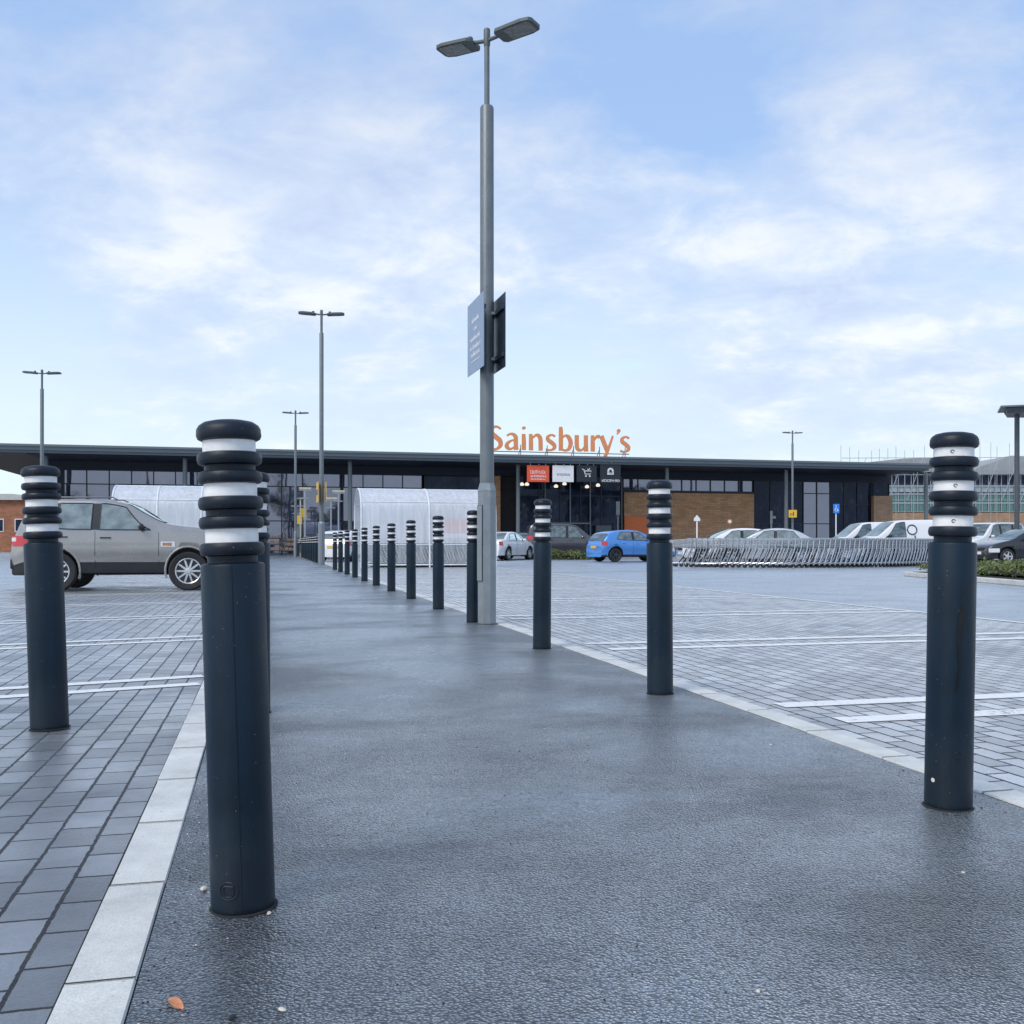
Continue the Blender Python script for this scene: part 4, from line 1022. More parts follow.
def left_building():
    Y = 100; root = thing('building', 'red brick building with pale roof and small cupola at the far left edge', 'building', (0, Y, 0))
    x0, x1 = P(-60, Y)[0], P(26, Y)[0]
    b = MB(); b.box(x0, x1, 0, 14, 0, H(500, Y)); b.build('wall', M['brick_red'], root)
    b = MB(); b.prism([(x0-.4, H(500, Y)), (x1+.4, H(500, Y)), (x1-1.2, H(494, Y)), (x0+1, H(494, Y))], -.4, 14.4); r = b.build('roof', M['tile'], root)
    b = MB(); xc = P(11.5, Y)[0]; z = H(494, Y)
    b.lathe([(1.4, z), (1.4, z+.12), (.8, z+.2), (.5, z+.4), (.5, z+1.0), (.75, z+1.05), (.3, z+1.4), (.06, z+1.6), (.03, z+2.4)], 10, xc, 5); b.build('cupola', M['galv_dark'], r)
    for i in range(4):
        b = MB(); xx = x0+1.2+i*2.1; b.box(xx, xx+1, -.06, -.003, 2.0, 3.3); w = b.build('window', M['white'], root)
        b = MB(); b.box(xx+.08, xx+.92, -.075, -.0605, 2.08, 3.22); b.build('pane', M['store_glass_dark'], w)
left_building()
# canopy at the right edge
def canopy():
    Y = 45; root = thing('canopy', 'grey flat canopy on a slim post at the right edge', 'canopy', (*P(1017, Y)[:2], 0), 0)
    zt = H(416, Y)
    b = MB(); b.add([(-.95, -1.0, zt), (9, -1.0, zt), (9, 1.4, zt+.1), (.25, 1.4, zt+.1), (-1.05, -1.1, zt+.22), (9, -1.1, zt+.62), (9, 1.5, zt+.7), (.15, 1.5, zt+.32)], [(0, 3, 2, 1), (4, 5, 6, 7), (0, 1, 5, 4), (1, 2, 6, 5), (2, 3, 7, 6), (3, 0, 4, 7)])
    b.build('roof', M['galv_dark'], root)
    b = MB(); b.add([(-1.3, -1.16, zt+.235), (9, -1.16, zt+.64), (9, 1.6, zt+.74), (-.1, 1.6, zt+.34), (-1.3, -1.16, zt+.31), (9, -1.16, zt+.72), (9, 1.6, zt+.82), (-.1, 1.6, zt+.42)], [(0, 3, 2, 1), (4, 5, 6, 7), (0, 1, 5, 4), (1, 2, 6, 5), (2, 3, 7, 6), (3, 0, 4, 7)]); b.build('roof_edge', M['galv'], root)
    for q in (0, 5.5):
        b = MB(); b.tube([(q, 0, 0), (q, 0, zt+.1)], .11, 14); b.build('post', M['galv_dark'], root)
canopy()

# ------------------------------------------------------------------ hedges
def hedge(name, label, loc, rotz, lx, ly, h, n, kerb=True, seed=1, leaf=.05):
    root = thing(name, label, 'hedge', loc, rotz)
    rnd = random.Random(seed); b = MB()
    bumps = [(rnd.uniform(0, lx), rnd.uniform(0, ly), rnd.uniform(.2, .5), rnd.uniform(-.3, .3)) for _ in range(int(10+lx*3))]
    def top(x, y): return h*(0.8+sum(a*math.exp(-((x-p)**2+(y-q)**2)/(r*r)) for p, q, r, a in bumps))
    def clampx(t): return t
    vs = []; fs = []
    for i in range(n):
        x, y = rnd.uniform(0, lx), rnd.uniform(0, ly)
        z = top(x, y)*(rnd.random()**.45)*(.6+.4*min(1, x/.25, (lx-x)/.25, y/.25, (ly-y)/.25))+rnd.uniform(0, .03)
        if rnd.random() < .07: z += rnd.uniform(0, .10)
        a = Vector((rnd.gauss(0, 1), rnd.gauss(0, 1), rnd.gauss(0, 1))).normalized(); c = a.cross(Vector((rnd.gauss(0, 1), rnd.gauss(0, 1), rnd.gauss(0, 1)))).normalized()
        s = leaf*rnd.uniform(.6, 1.2); p = Vector((x, y, max(.03, z))); o = len(vs)
        vs += [p-a*s, p+c*s*.4, p+a*s, p-c*s*.4]; fs.append((o, o+1, o+2, o+3))
    b.add(vs, fs); b.build('foliage', M['leaf'], root, rec=False)
    b = MB(); b.grid(lambda s, t: (lx*(.04+.92*s), ly*(.04+.92*t), .05+.5*top(lx*s, ly*t)*min(1, 6*min(s, 1-s, t, 1-t))), 24, 10); b.build('twigs', M['soil'], root, rec=False)
    return root
# right island : outline on the ground
isl = [G(901, 575.8), (9.35, 21.0), (9.6, 12.0), (30, 14.0), (30, 28.5)]
isl = [(10.1, 25.8), (10.05, 20.4), (9.9, 16.5), (24, 17.5), (24, 27.6)]
b = MB(); b.prism(isl, -.011, .10, 'z'); tag(b.build('traffic_island', M['kerb'], bevel=.015), kind='structure')
cx0 = sum(p[0] for p in isl)/5; cy0 = sum(p[1] for p in isl)/5
b = MB(); b.prism([(cx0+(x-cx0)*.97+.0, cy0+(y-cy0)*.96) for x, y in isl], .101, .108, 'z'); tag(b.build('planting_bed', M['soil']), kind='structure')
hedge('hedge', 'low green hedge in the kerbed island at the right edge', (10.28, 18.2, .105), R(0), 9.5, 7.3, .34, 32000, seed=3, leaf=.055)
x, y, _ = P(543, 51.0)
hedge('hedge', 'strip of low green hedge between the blue hatchback and the grey people carrier', (x, y, 0), R(4), 2.9, 1.0, .45, 4500, seed=5, leaf=.07)

# ------------------------------------------------------------------ cars
def pchip(pts):
    xs = [p[0] for p in pts]; ys = [p[1] for p in pts]; n = len(xs)
    d = [(ys[i+1]-ys[i])/(xs[i+1]-xs[i]) for i in range(n-1)]
    m = [d[0]]+[0 if d[i-1]*d[i] <= 0 else 2*d[i-1]*d[i]/(d[i-1]+d[i]) for i in range(1, n-1)]+[d[-1]]
    def f(x):
        x = min(max(x, xs[0]), xs[-1]); i = 0
        while i < n-2 and x > xs[i+1]: i += 1
        h = xs[i+1]-xs[i]; t = (x-xs[i])/h
        return (2*t**3-3*t*t+1)*ys[i]+(t**3-2*t*t+t)*h*m[i]+(-2*t**3+3*t*t)*ys[i+1]+(t**3-t*t)*h*m[i+1]
    return f
SPEC = {
 'suv': dict(L=4.27, W=1.88, H=1.74, zb=.30, wb=(.88, 3.42), r=.37,
    top=[(0, .78), (.08, 1.04), (.35, 1.17), (1.15, 1.255), (1.38, 1.30), (1.75, 1.47), (2.12, 1.66), (2.6, 1.73), (3.3, 1.735), (3.8, 1.68), (3.94, 1.56), (4.16, 1.16), (4.24, .95), (4.27, .60)],
    belt=[(0, .72), (.6, 1.07), (1.3, 1.11), (3.0, 1.12), (3.95, 1.16), (4.27, .9)], cowl=1.34, rf=2.16, rr=3.84, rt=4.15,
    wins=[((1.62, 2.10), (2.60, 2.58)), ((2.76, 2.74), (3.42, 3.36)), ((3.54, 3.48), (3.98, 3.84))], doors=(1.46, 2.68, 3.5), clad=.50, spokes=10, light=True),
 'hatch': dict(L=3.95, W=1.7, H=1.46, zb=.22, wb=(.78, 3.25), r=.315,
    top=[(0, .55), (.08, .72), (.35, .84), (.95, .98), (1.12, 1.02), (1.6, 1.27), (2.0, 1.42), (2.5, 1.46), (3.1, 1.42), (3.5, 1.33), (3.64, 1.22), (3.86, .92), (3.93, .75), (3.95, .5)],
    belt=[(0, .5), (.6, .82), (1.2, .92), (2.8, .97), (3.6, 1.05), (3.95, .75)], cowl=1.06, rf=1.95, rr=3.52, rt=3.84,
    wins=[((1.38, 1.95), (2.28, 2.30)), ((2.38, 2.40), (3.20, 3.0))], doors=(1.3, 2.34, 3.05), clad=.30, spokes=5, light=False),
 'saloon': dict(L=4.5, W=1.76, H=1.44, zb=.22, wb=(.88, 3.55), r=.32,
    top=[(0, .55), (.10, .72), (.45, .84), (1.15, .98), (1.32, 1.02), (1.8, 1.26), (2.2, 1.40), (2.7, 1.44), (3.2, 1.39), (3.6, 1.24), (3.95, 1.06), (4.3, 1.02), (4.45, .92), (4.5, .5)],
    belt=[(0, .5), (.6, .82), (1.3, .92), (3.0, .96), (4.1, .99), (4.5, .8)], cowl=1.26, rf=2.15, rr=3.25, rt=3.92,
    wins=[((1.6, 2.12), (2.50, 2.52)), ((2.60, 2.62), (3.50, 3.25))], doors=(1.5, 2.56, 3.3), clad=.28, spokes=7, light=False),
 'mpv': dict(L=4.4, W=1.8, H=1.9, zb=.28, wb=(.85, 3.5), r=.33,
    top=[(0, .7), (.08, .92), (.4, 1.06), (.85, 1.17), (1.0, 1.24), (1.4, 1.56), (1.75, 1.80), (2.2, 1.88), (3.4, 1.9), (4.15, 1.85), (4.27, 1.72), (4.36, 1.2), (4.39, .95), (4.4, .5)],
    belt=[(0, .62), (.6, 1.02), (1.1, 1.1), (3.0, 1.12), (4.2, 1.14), (4.4, .9)], cowl=.98, rf=1.78, rr=4.18, rt=4.36,
    wins=[((1.25, 1.75), (2.20, 2.20)), ((2.32, 2.32), (3.20, 3.20)), ((3.32, 3.32), (4.10, 4.06))], doors=(1.2, 2.26, 3.26), clad=.4, spokes=7, light=False),
 'van': dict(L=4.4, W=1.82, H=1.85, zb=.25, wb=(.85, 3.5), r=.32,
    top=[(0, .62), (.08, .86), (.35, 1.0), (.85, 1.12), (1.0, 1.18), (1.4, 1.50), (1.75, 1.76), (2.1, 1.83), (3.4, 1.85), (4.2, 1.83), (4.33, 1.75), (4.38, 1.2), (4.4, .95), (4.4, .5)],
    belt=[(0, .55), (.6, .98), (1.1, 1.06), (3.0, 1.08), (4.2, 1.08), (4.4, .9)], cowl=.96, rf=1.78, rr=4.2, rt=4.37,
    wins=[((1.28, 1.76), (2.16, 2.14))], doors=(1.22, 2.24, 3.4), clad=.34, spokes=6, light=False),
}
SPEC['suv']['top'][-1] = (4.45, .60); SPEC['van']['top'] = SPEC['van']['top'][:-2]+[(4.395, .95), (4.4, .5)]
MESH = {}
def car_fns(S):
    top = pchip(S['top']); belt0 = pchip(S['belt']); Lc = S['L']
    def plan(s):
        a = min(1.0, s/.55); c = min(1.0, (Lc-s)/.45)
        fa = .80+.20*math.sin(a*math.pi/2)**.8; fc = .86+.14*math.sin(max(0, c)*math.pi/2)**.8
        return S['W']/2*fa*fc
    def belt(s): return min(belt0(s), top(s)-.05)
    def hw(s, z):
        zb, bl = S['zb'], belt0(s); w = plan(s)
        if z <= bl:
            t = max(0, (z-zb)/(max(.05, bl-zb)))
            k = .925+.075*math.sin(min(1, t*1.55)*math.pi/2) - .035*max(0, t-.6)/.4 - .028*math.exp(-((t-.34)/.10)**2)
        else:
            k = .965-.185*((z-bl)/(S['H']-bl))**1.15
        return w*k
    return top, belt, hw
def body_mesh(key):
    if key in MESH: return MESH[key]
    S = SPEC[key]; top, belt, hw = car_fns(S); Lc = S['L']; zb = S['zb']
    ss_ = [0.0, .03, .08, .16]+[.25+i*(Lc-.5)/44 for i in range(45)]+[Lc-.16, Lc-.08, Lc-.03, Lc]
    secs = []
    for s in ss_:
        tp, bl = top(s), belt(s); half = []
        for t in (0, .5, .86): half.append((hw(s, zb)*t*.97, zb-.0))
        for t in (.05, .16, .3, .45, .6, .8, 1.0):
            z = zb+(bl-zb)*t; half.append((hw(s, z), z))
        ze = max(bl+.01, tp-.055)
        for t in (.25, .5, .75, 1.0):
            z = bl+(ze-bl)*t; half.append((hw(s, z), z))
        ye = hw(s, ze)
        for f, q in ((.965, .55), (.89, .80), (.7, .93), (.35, 1.0), (0, 1.0)): half.append((ye*f, ze+(tp-ze)*q+(.0 if f else 0.001)))
        ring = [(-y, z) for y, z in reversed(half[1:-1])]
        full = half+ring
        secs.append([(Lc/2-s, y, z) for y, z in full])
    b = MB(); n = len(secs[0]); vs = [p for s in secs for p in s]; fs = []
    for i in range(len(secs)-1):
        for k in range(n): a = i*n+k; c = i*n+(k+1) % n; fs.append((a, c, c+n, a+n))
    fs.append(tuple(range(n))); fs.append(tuple(reversed(range((len(secs)-1)*n, len(secs)*n))))
    b.add(vs, fs, 0, True)
    o = b.build('body_tmp', [M['white'], M['carblack']], ang=50)
    cut = MB()
    for wx in S['wb']:
        for sd in (1, -1):
            y0, y1 = (S['W']/2-.26, S['W']/2+.3) if sd > 0 else (-S['W']/2-.3, -S['W']/2+.26)
            cut.lathe([(S['r']+.075, y0), (S['r']+.075, y1)], 40, Lc/2-wx, S['r']+.01, axis='y')
    co = cut.build('cut_tmp', M['carblack'])
    md = o.modifiers.new('b', 'BOOLEAN'); md.operation = 'DIFFERENCE'; md.object = co; md.solver = 'EXACT'
    dg = bpy.context.evaluated_depsgraph_get(); me = bpy.data.meshes.new_from_object(o.evaluated_get(dg))
    bpy.data.objects.remove(o); bpy.data.objects.remove(co)
    hwi = S['W']/2
    for p in me.polygons:
        c = p.center
        inner = False
        for wx in S['wb']:
            dd = math.hypot(c.x-(Lc/2-wx), c.z-S['r']-.01)
            if dd < S['r']+.078 and abs(c.y) < hwi*.97: inner = True
        if inner or c.z < S['clad'] or p.normal.z < -.8: p.material_index = 1
        else: p.material_index = 0
    MESH[key] = me
    return me
def wheel_meshes(key):
    k = key+'_w'
    if k in MESH: return MESH[k]
    S = SPEC[key]; r = S['r']; res = []
    b = MB(); b.lathe([(r*.64, -.09), (r*.7, -.1), (r*.92, -.105), (r*.985, -.09), (r, -.06), (r, .06), (r*.985, .09), (r*.92, .105), (r*.7, .1), (r*.64, .09)], 36, axis='y', c0=False, c1=False)
    o = b.build('tyre', M['rubber']); res.append(o.data); bpy.data.objects.remove(o)
    b = MB(); b.lathe([(r*.66, -.098), (r*.64, -.101), (r*.60, -.09), (r*.59, -.03)], 36, axis='y', c0=False, c1=False)
    ns = S['spokes']
    for i in range(ns):
        a = 2*math.pi*i/ns; ca, sa = math.cos(a), math.sin(a); w = .022 if ns > 8 else .034
        vs = []
        for (rr, ww, yy) in ((.04, w*.9, -.085), (r*.62, w*.75, -.075)):
            for sgn in (-1, 1):
                for d in (0, .03): vs.append((rr*ca-sgn*ww*sa, yy+d, rr*sa+sgn*ww*ca))
        b.add(vs, [(0, 2, 6, 4), (1, 5, 7, 3), (0, 4, 5, 1), (2, 3, 7, 6), (0, 1, 3, 2), (4, 6, 7, 5)])
    b.lathe([(.0001, -.1), (.045, -.097), (.055, -.08), (.055, -.05)], 20, axis='y')
    o = b.build('rim', M['rim']); res.append(o.data); bpy.data.objects.remove(o)
    b = MB(); b.lathe([(.0001, -.028), (r*.6, -.028), (r*.6, -.02), (.0001, -.02)], 28, axis='y'); o = b.build('brake_disc', M['rim_dark']); res.append(o.data); bpy.data.objects.remove(o)
    MESH[k] = res; return res
def link(name, me, parent, loc=(0, 0, 0), rot=(0, 0, 0)):
    o = bpy.data.objects.new(name, me); COL.objects.link(o); o.parent = parent; o.location = loc; o.rotation_euler = rot; return o
def car(key, label, pnt, px, yd, heading, cat='car', name='parked_car', group='vehicles parked in front of the store', rim='rim', extras=None, glass=None, sides=(-1, 1)):
    S = SPEC[key]; top, belt, hw = car_fns(S); Lc = S['L']; X = lambda s: Lc/2-s
    x, y, _ = P(px, yd)
    root = thing(name, label, cat, (x, y, -.008), heading, group)
    me = body_mesh(key).copy(); me.materials[0] = M[pnt]; me.materials[1] = M['carblack']
    link('body', me, root)
    gm = M[glass] if glass else M['carglass_light' if S['light'] else 'carglass']
    ty, rm, bd = wheel_meshes(key)
    for wx in S['wb']:
        for sd in sides:
            w = link('wheel', ty, root, (X(wx), sd*(S['W']/2-.125), S['r']), (0, 0, 0 if sd < 0 else math.pi))
            rmm = link('rim', rm, w)
            if rim != 'rim':
                rmm.data = rm.copy(); rmm.data.materials[0] = M[rim]
            link('brake_disc', bd, w)
    for sd in (-1, 1):
        # side windows
        for (b0, t0), (b1, t1) in S['wins']:
            def fn(u, t, sd=sd):
                s = (b0+(b1-b0)*u)*(1-t)+(t0+(t1-t0)*u)*t
                zl = belt(s)+.035; zh = min(top(s)-.085, S['H']-.10)
                z = zl+(max(zh, zl+.01)-zl)*t
                return (X(s), sd*(hw(s, z)+.006), z)
            b = MB(); b.grid(fn, 10, 6); wdw = b.build('side_window', gm, root, rec=False)
            b = MB(); edge = [fn(k/10, 0) for k in range(11)]+[fn(1, k/6) for k in range(1, 7)]+[fn(1-k/10, 1) for k in range(1, 11)]+[fn(0, 1-k/6) for k in range(1, 7)]
            b.tube(edge, .011, 5, caps=False); b.build('window_seal', M['carblack'], wdw)
        for (w0, w1) in zip(S['wins'][:-1], S['wins'][1:]):
            (b0, t0), (b1, t1) = w0[1], w1[0]
            def fp(u, t, sd=sd):
                s = (b0+(b1-b0)*u)*(1-t)+(t0+(t1-t0)*u)*t
                zl = belt(s)+.03; z = zl+(min(top(s)-.085, S['H']-.10)-zl)*t
                return (X(s), sd*(hw(s, z)+.004), z)
            b = MB(); b.grid(fp, 2, 6); b.build('pillar', M['carblack'], root, rec=False)
        # door shuts and handles
        for i, s in enumerate(S['doors']):
            b = MB(); pts = []
            for k in range(9):
                z = S['zb']+.14+(belt(s)-S['zb']-.14)*k/8; pts.append((X(s), sd*(hw(s, z)+.0005), z))
            b.tube(pts, .005, 4); b.build('door_gap', M['carblack'], root)
            if i > 0 and i < (3 if len(S['wins']) > 1 else 2):
                s2 = s-.2; z = belt(s2)-.12; yy = sd*(hw(s2, z)+.02)
                b = MB(); b.tube([(X(s2)-.1, yy-sd*.02, z), (X(s2)-.085, yy, z+.004), (X(s2)+.085, yy, z+.004), (X(s2)+.1, yy-sd*.02, z)], .013, 6); b.build('door_handle', M['carblack'] if key == 'suv' else M[pnt], root)
        # mirror
        s = S['wins'][0][0][0]+.17; z = belt(s)+.09; yy = sd*(hw(s, z)+.11)
        b = MB(); b.lathe([(.0001, -.1), (.05, -.09), (.075, -.04), (.08, .03), (.06, .085), (.0001, .1)], 14, X(s), z, axis='y')
        mo = MB(); mo.v = [(vx*1+0, vy+yy, vz) for vx, vy, vz in b.v]; mo.v = [((vx-X(s))*.7+X(s), vy, (vz-z)*.8+z) for vx, vy, vz in mo.v]; mo.f, mo.mi, mo.sm = b.f, b.mi, b.sm
        mo.box(X(s)-.02, X(s)+.02, min(yy, yy-sd*.12), max(yy, yy-sd*.12), z-.06, z-.03)
        mo.build('wing_mirror', M['carblack'] if key in ('suv', 'van') else M[pnt], root)
        # lamps, wrapping from end to side
        def lamp(nm, s0, s1, z0, z1, mat, sd=sd, taper=.0):
            b = MB(); b.grid(lambda u, t: (X(s0+(s1-s0)*u), sd*(hw(s0+(s1-s0)*u, z0+(z1-z0)*t)+.008), z0+(z1-z0)*t-taper*u*(1-t)*0+taper*(u*(1-t))), 8, 5); return b.build(nm, mat, root, rec=False)
        zt_ = S['zb']+.55*(S['H']-.7)
        if key == 'suv':
            lamp('tail_light', Lc-.33, Lc-.02, .84, 1.03, M['taillight']); lamp('tail_light_lens', Lc-.1, Lc-.005, .93, 1.0, M['headlight'])
            lamp('side_repeater', 1.14, 1.42, .83, .93, M['headlight']); lamp('indicator', 1.2, 1.38, .845, .905, M['amber'])
            lamp('headlight', .04, .42, .80, .98, M['headlight'])
        else:
            lamp('tail_light', Lc-.28, Lc-.01, zt_+.08, zt_+.3, M['taillight'], taper=.06); lamp('headlight', .04, .42, belt(.3)-.2, belt(.3)-.04, M['headlight'])
    # windscreen and rear glass
    def scr(s0, s1, fr):
        def fn(u, t):
            s = s0+(s1-s0)*t; ze = max(belt(s)+.01, top(s)-.055); ye = hw(s, ze)*.88
            q = (u-.5)*2
            return (X(s)+fr*.012, q*ye, ze+(top(s)-ze)*(1.0-.2*abs(q)**3)+.008)
        b = MB(); b.grid(fn, 12, 8); return b
    scr(S['cowl'], S['rf']-.03, 1).build('windscreen', gm, root, rec=False)
    if key != 'van' : scr(S['rr']+.05, S['rt'], -1).build('rear_window', gm, root, rec=False)
    # number plates, grille
    b = MB(); b.box(X(Lc)-.012, X(Lc)-.002, -.26, .26, .62 if key != 'suv' else .70, .73 if key != 'suv' else .81); b.build('number_plate', M['yellow'], root)
    b = MB(); b.box(X(0)+.002, X(0)+.012, -.26, .26, .40, .51); b.build('number_plate', M['white'], root)
    b = MB(); b.box(X(.02), X(0)+.008, -.42, .42, .56, .68); b.build('grille', M['carblack'], root, bevel=.01)
    if key == 'suv':
        for wx in S['wb']:
            for sd in (-1, 1):
                b = MB(); rr = S['r']+.085
                pts = []
                for k in range(19):
                    a = R(-18+k*12); zz = S['r']+.01+rr*math.sin(a); xx = X(wx)+rr*math.cos(a)
                    s = Lc/2-xx; pts.append((xx, sd*(hw(s, max(zz, S['zb']))+.002), zz))
                b.tube(pts, .024, 6); b.build('arch_trim', M[pnt], root)
        for sd in (-1, 1):
            b = MB(); b.tube([(X(2.3), sd*.62, 1.72), (X(2.4), sd*.62, 1.765), (X(3.8), sd*.61, 1.755), (X(3.95), sd*.6, 1.70)], .016, 6); b.build('roof_rail', M['galv'], root)
        b = MB(); b.box(X(Lc)-.03, X(Lc-.12), -.80, .80, .42, .62); b.build('rear_bumper', M['carblack'], root, bevel=.03)
    if extras: extras(root, S, X, hw)
    return root
# silver car : heading right and away
suv = car('suv', 'silver four-by-four parked on the left, seen from its right side behind two bollards', 'p_silver', 10, 1, R(25), cat='car')
suv.location = (-7.0, 18.4, -.008); suv.scale = (.867, .93, .94); suv.rotation_euler = (0, 0, R(12))
for w_ in suv.children:
    if w_.name.startswith('wheel'): w_.scale = (1.075, 1, 1)
car('hatch', 'bright blue hatchback in the middle distance, rear end to the left', 'p_blue', 631, 46.5, R(24), rim='rim_dark')
car('mpv', 'dark grey people carrier behind the low hedge and the blue hatchback', 'p_grey', 566, 54.5, R(5), glass='carglass')
car('saloon', 'white saloon tail-on between the near lamp post and the grey people carrier', 'p_white', 504, 51, R(66))
car('hatch', 'silver hatchback behind the white saloon, beside the near lamp post', 'p_lsilver', 502, 66, R(40))
car('hatch', 'black hatchback half hidden behind the bollard right of the lamp post', 'p_black', 533, 55.5, R(58), glass='carglass')
car('hatch', 'white hatchback behind the trolley line in front of the brick wall', 'p_white', 728, 40.5, R(180+2), glass='carglass_light')
car('saloon', 'silver saloon behind the trolley line, right of the white hatchback', 'p_lsilver', 765, 39.4, R(180-8), glass='carglass_light')
def ring_logo(root, S, X, hw):
    for sd in (1,):
        b = MB(); s = 2.42; zc = 1.42
        b.tube([(X(s)+.2*math.cos(a), sd*(hw(s, zc+.2*math.sin(a))+.01), zc+.2*math.sin(a)) for a in [k*math.pi/10 for k in range(21)]], .026, 6)
        b.tube([(X(s+.05)-.05, sd*(hw(s, 1.2)+.01), 1.18), (X(s+.12), sd*(hw(s, 1.0)+.01), .98), (X(s+.2), sd*(hw(s, .8)+.01), .72)], .026, 6)
        b.tube([(X(s+.0), sd*(hw(s, 1.1)+.01), 1.05), (X(s-.2), sd*(hw(s, .9)+.01), .95), (X(s-.1), sd*(hw(s, .8)+.01), .75)], .022, 6)
        b.build('logo', M['signback'], root)
def grime(root, S, X, hw):
    b = MB(); rnd = random.Random(4)
    for s in (1.3, 1.9, 2.5, 3.2, 3.9):
        z = .86
        b.add([(X(s), hw(s, z)+.008, z), (X(s+.16), hw(s, z)+.008, z), (X(s+.16), hw(s, z+.12)+.008, z+.12), (X(s), hw(s, z+.1)+.008, z+.1)], [(0, 1, 2, 3)])
    b.build('side_marker', M['rust'], root, rec=False)
car('van', 'white panel van with a black ring logo, right of the other white van', 'p_white', 899, 43, R(-179), cat='van', name='parked_van', extras=lambda *a: (ring_logo(*a), grime(*a)))
car('van', 'white panel van with plain side, left of the van with the ring logo', 'p_white', 866, 47, R(-179), cat='van', name='parked_van', extras=grime)
car('mpv', 'white people carrier just right of the large right bollard', 'p_white', 985, 50, R(-150))
car('hatch', 'white hatchback at the right edge behind the canopy post', 'p_white', 1021, 52, R(-165))
car('hatch', 'black hatchback behind the hedge at the right edge', 'p_black', 1022, 41, R(-172), glass='carglass')
car('hatch', 'white-roofed car behind the middle bollards, left of the trolley shelter', 'p_white', 347, 47.5, R(80))
car('hatch', 'dark hatchback near the store, right behind the second lamp post', 'p_black', 327, 62, R(70), glass='carglass')
car('saloon', 'dark grey saloon parked right of the far bollards', 'p_grey', 337, 56, R(75))

# ------------------------------------------------------------------ trolleys
def make_trolley():
    root = thing('shopping_trolley', 'tmp', 'shopping trolley')
    # forward is +x
    b = MB(); rw = .0062
    def lw(x): return .26-.08*x/.78
    zl = lambda x: .66+.08*x/.78
    zh = lambda x: 1.0-.05*x/.78
    for sd in (-1, 1):
        for i in range(15):
            x = .02+i*.76/14; b.tube([(x, sd*lw(x)*.9, zl(x)), (x, sd*lw(x), zh(x))], rw, 4, smooth=False, caps=False)
        for t in (0, .2, .4, .6, .8, 1):
            q = .9+.1*t; b.tube([(.02, sd*lw(0)*q, zl(0)+(zh(0)-zl(0))*t), (.78, sd*lw(.78)*q, zl(.78)+(zh(.78)-zl(.78))*t)], rw*(1.8 if t == 1 else 1), 4, smooth=False, caps=False)
    for i in range(7):
        f = -1+2*i/6; b.tube([(.78, f*lw(.78)*.9, zl(.78)), (.78, f*lw(.78), zh(.78))], rw, 4, smooth=False, caps=False)
        b.tube([(.02, f*lw(0)*.9, zl(0)), (.78, f*lw(.78)*.9, zl(.78))], rw, 4, smooth=False, caps=False)
    b.build('basket', M['chrome'], root, rec=False)
    b = MB()
    for sd in (-1, 1):
        b.tube([(.80, sd*.16, .13), (.30, sd*.22, .14), (.12, sd*.25, .17), (.10, sd*.255, .24), (.02, sd*.26, .45), (-.05, sd*.265, .62), (-.09, sd*.27, .98)], .019, 6)
        b.tube([(.30, sd*.22, .14), (.16, sd*.235, .36), (.05, sd*.24, .66)], .013, 5)
    b.tube([(.80, -.16, .13), (.80, .16, .13)], .012, 6); b.tube([(.3, -.22, .14), (.3, .22, .14)], .010, 6); b.tube([(.05, -.24, .52), (.05, .24, .52)], .012, 6)
    b.build('chassis', M['chrome'], root, rec=False)
    for sd in (-1, 1):
        b = MB(); b.tube([(.42, sd*.20, .15), (.25, sd*.215, .36), (.12, sd*.22, .64)], .02, 6); b.build('shade_bar', M['carblack'], root, rec=False)  # dark bars added to stand for the shade between the nested legs
    b = MB(); b.tube([(-.09, -.28, 1.0), (-.09, .28, 1.0)], .018, 8); b.build('handle', M['trolley_plastic'], root)
    for x, sd in ((.14, -1), (.14, 1), (.74, -1), (.74, 1)):
        yy = sd*(.25 if x < .4 else .165)
        b = MB(); b.lathe([(.03, yy-.014), (.058, yy-.013), (.062, yy), (.058, yy+.013), (.03, yy+.014)], 14, x, .062, axis='y')
        w = b.build('castor', M['rubber'], root)
        b = MB(); b.box(x-.02, x+.02, yy-.02, yy+.02, .09, .135); b.build('fork', M['chrome'], w)
    b = MB(); b.box(-.03, .10, -.2, .2, .985, 1.03); b.build('child_seat_flap', M['trolley_plastic'], root, bevel=.006)
    return root
tro = make_trolley(); tro_used = [False]
def place_trolley(x, y, rz, label, grp):
    if not tro_used[0]: o = tro; tro_used[0] = True; o.location = (x, y, -.008); o.rotation_euler = (0, 0, rz)
    else: o = dup(tro, (x, y, -.008), rz)
    o['label'] = label; o['group'] = grp; return o
# long outdoor line, following a shallow curve; forward (front of trolley) to the left
ctrl = [(P(692, 35.9)[:2]), (P(730, 35.2)[:2]), (P(800, 34.8)[:2]), (P(870, 35.8)[:2]), (P(915, 37.4)[:2]), (P(948, 39.6)[:2])]
cur = cat_rom([tuple(p) for p in ctrl], 40)
acc = 0; nxt = 0; cnt = 0; spots = []
for i in range(len(cur)-1):
    a, c = Vector(cur[i]), Vector(cur[i+1]); seg = (c-a).length
    while nxt <= acc+seg:
        t = (nxt-acc)/seg; p = a.lerp(c, t); d = (a-c).normalized(); spots.append((p.x, p.y, math.atan2(d.y, d.x))); nxt += .205
    acc += seg
for i, (x, y, a) in enumerate(spots):
    n = len(spots)
    lab = ('front trolley at the left end of the long nested line' if i == 0 else
           'last trolley at the far right end of the long nested line' if i == n-1 else
           'chrome trolley nested between two others inside the long curved outdoor line')
    place_trolley(x, y, a, lab, 'nested trolleys in the long outdoor line')

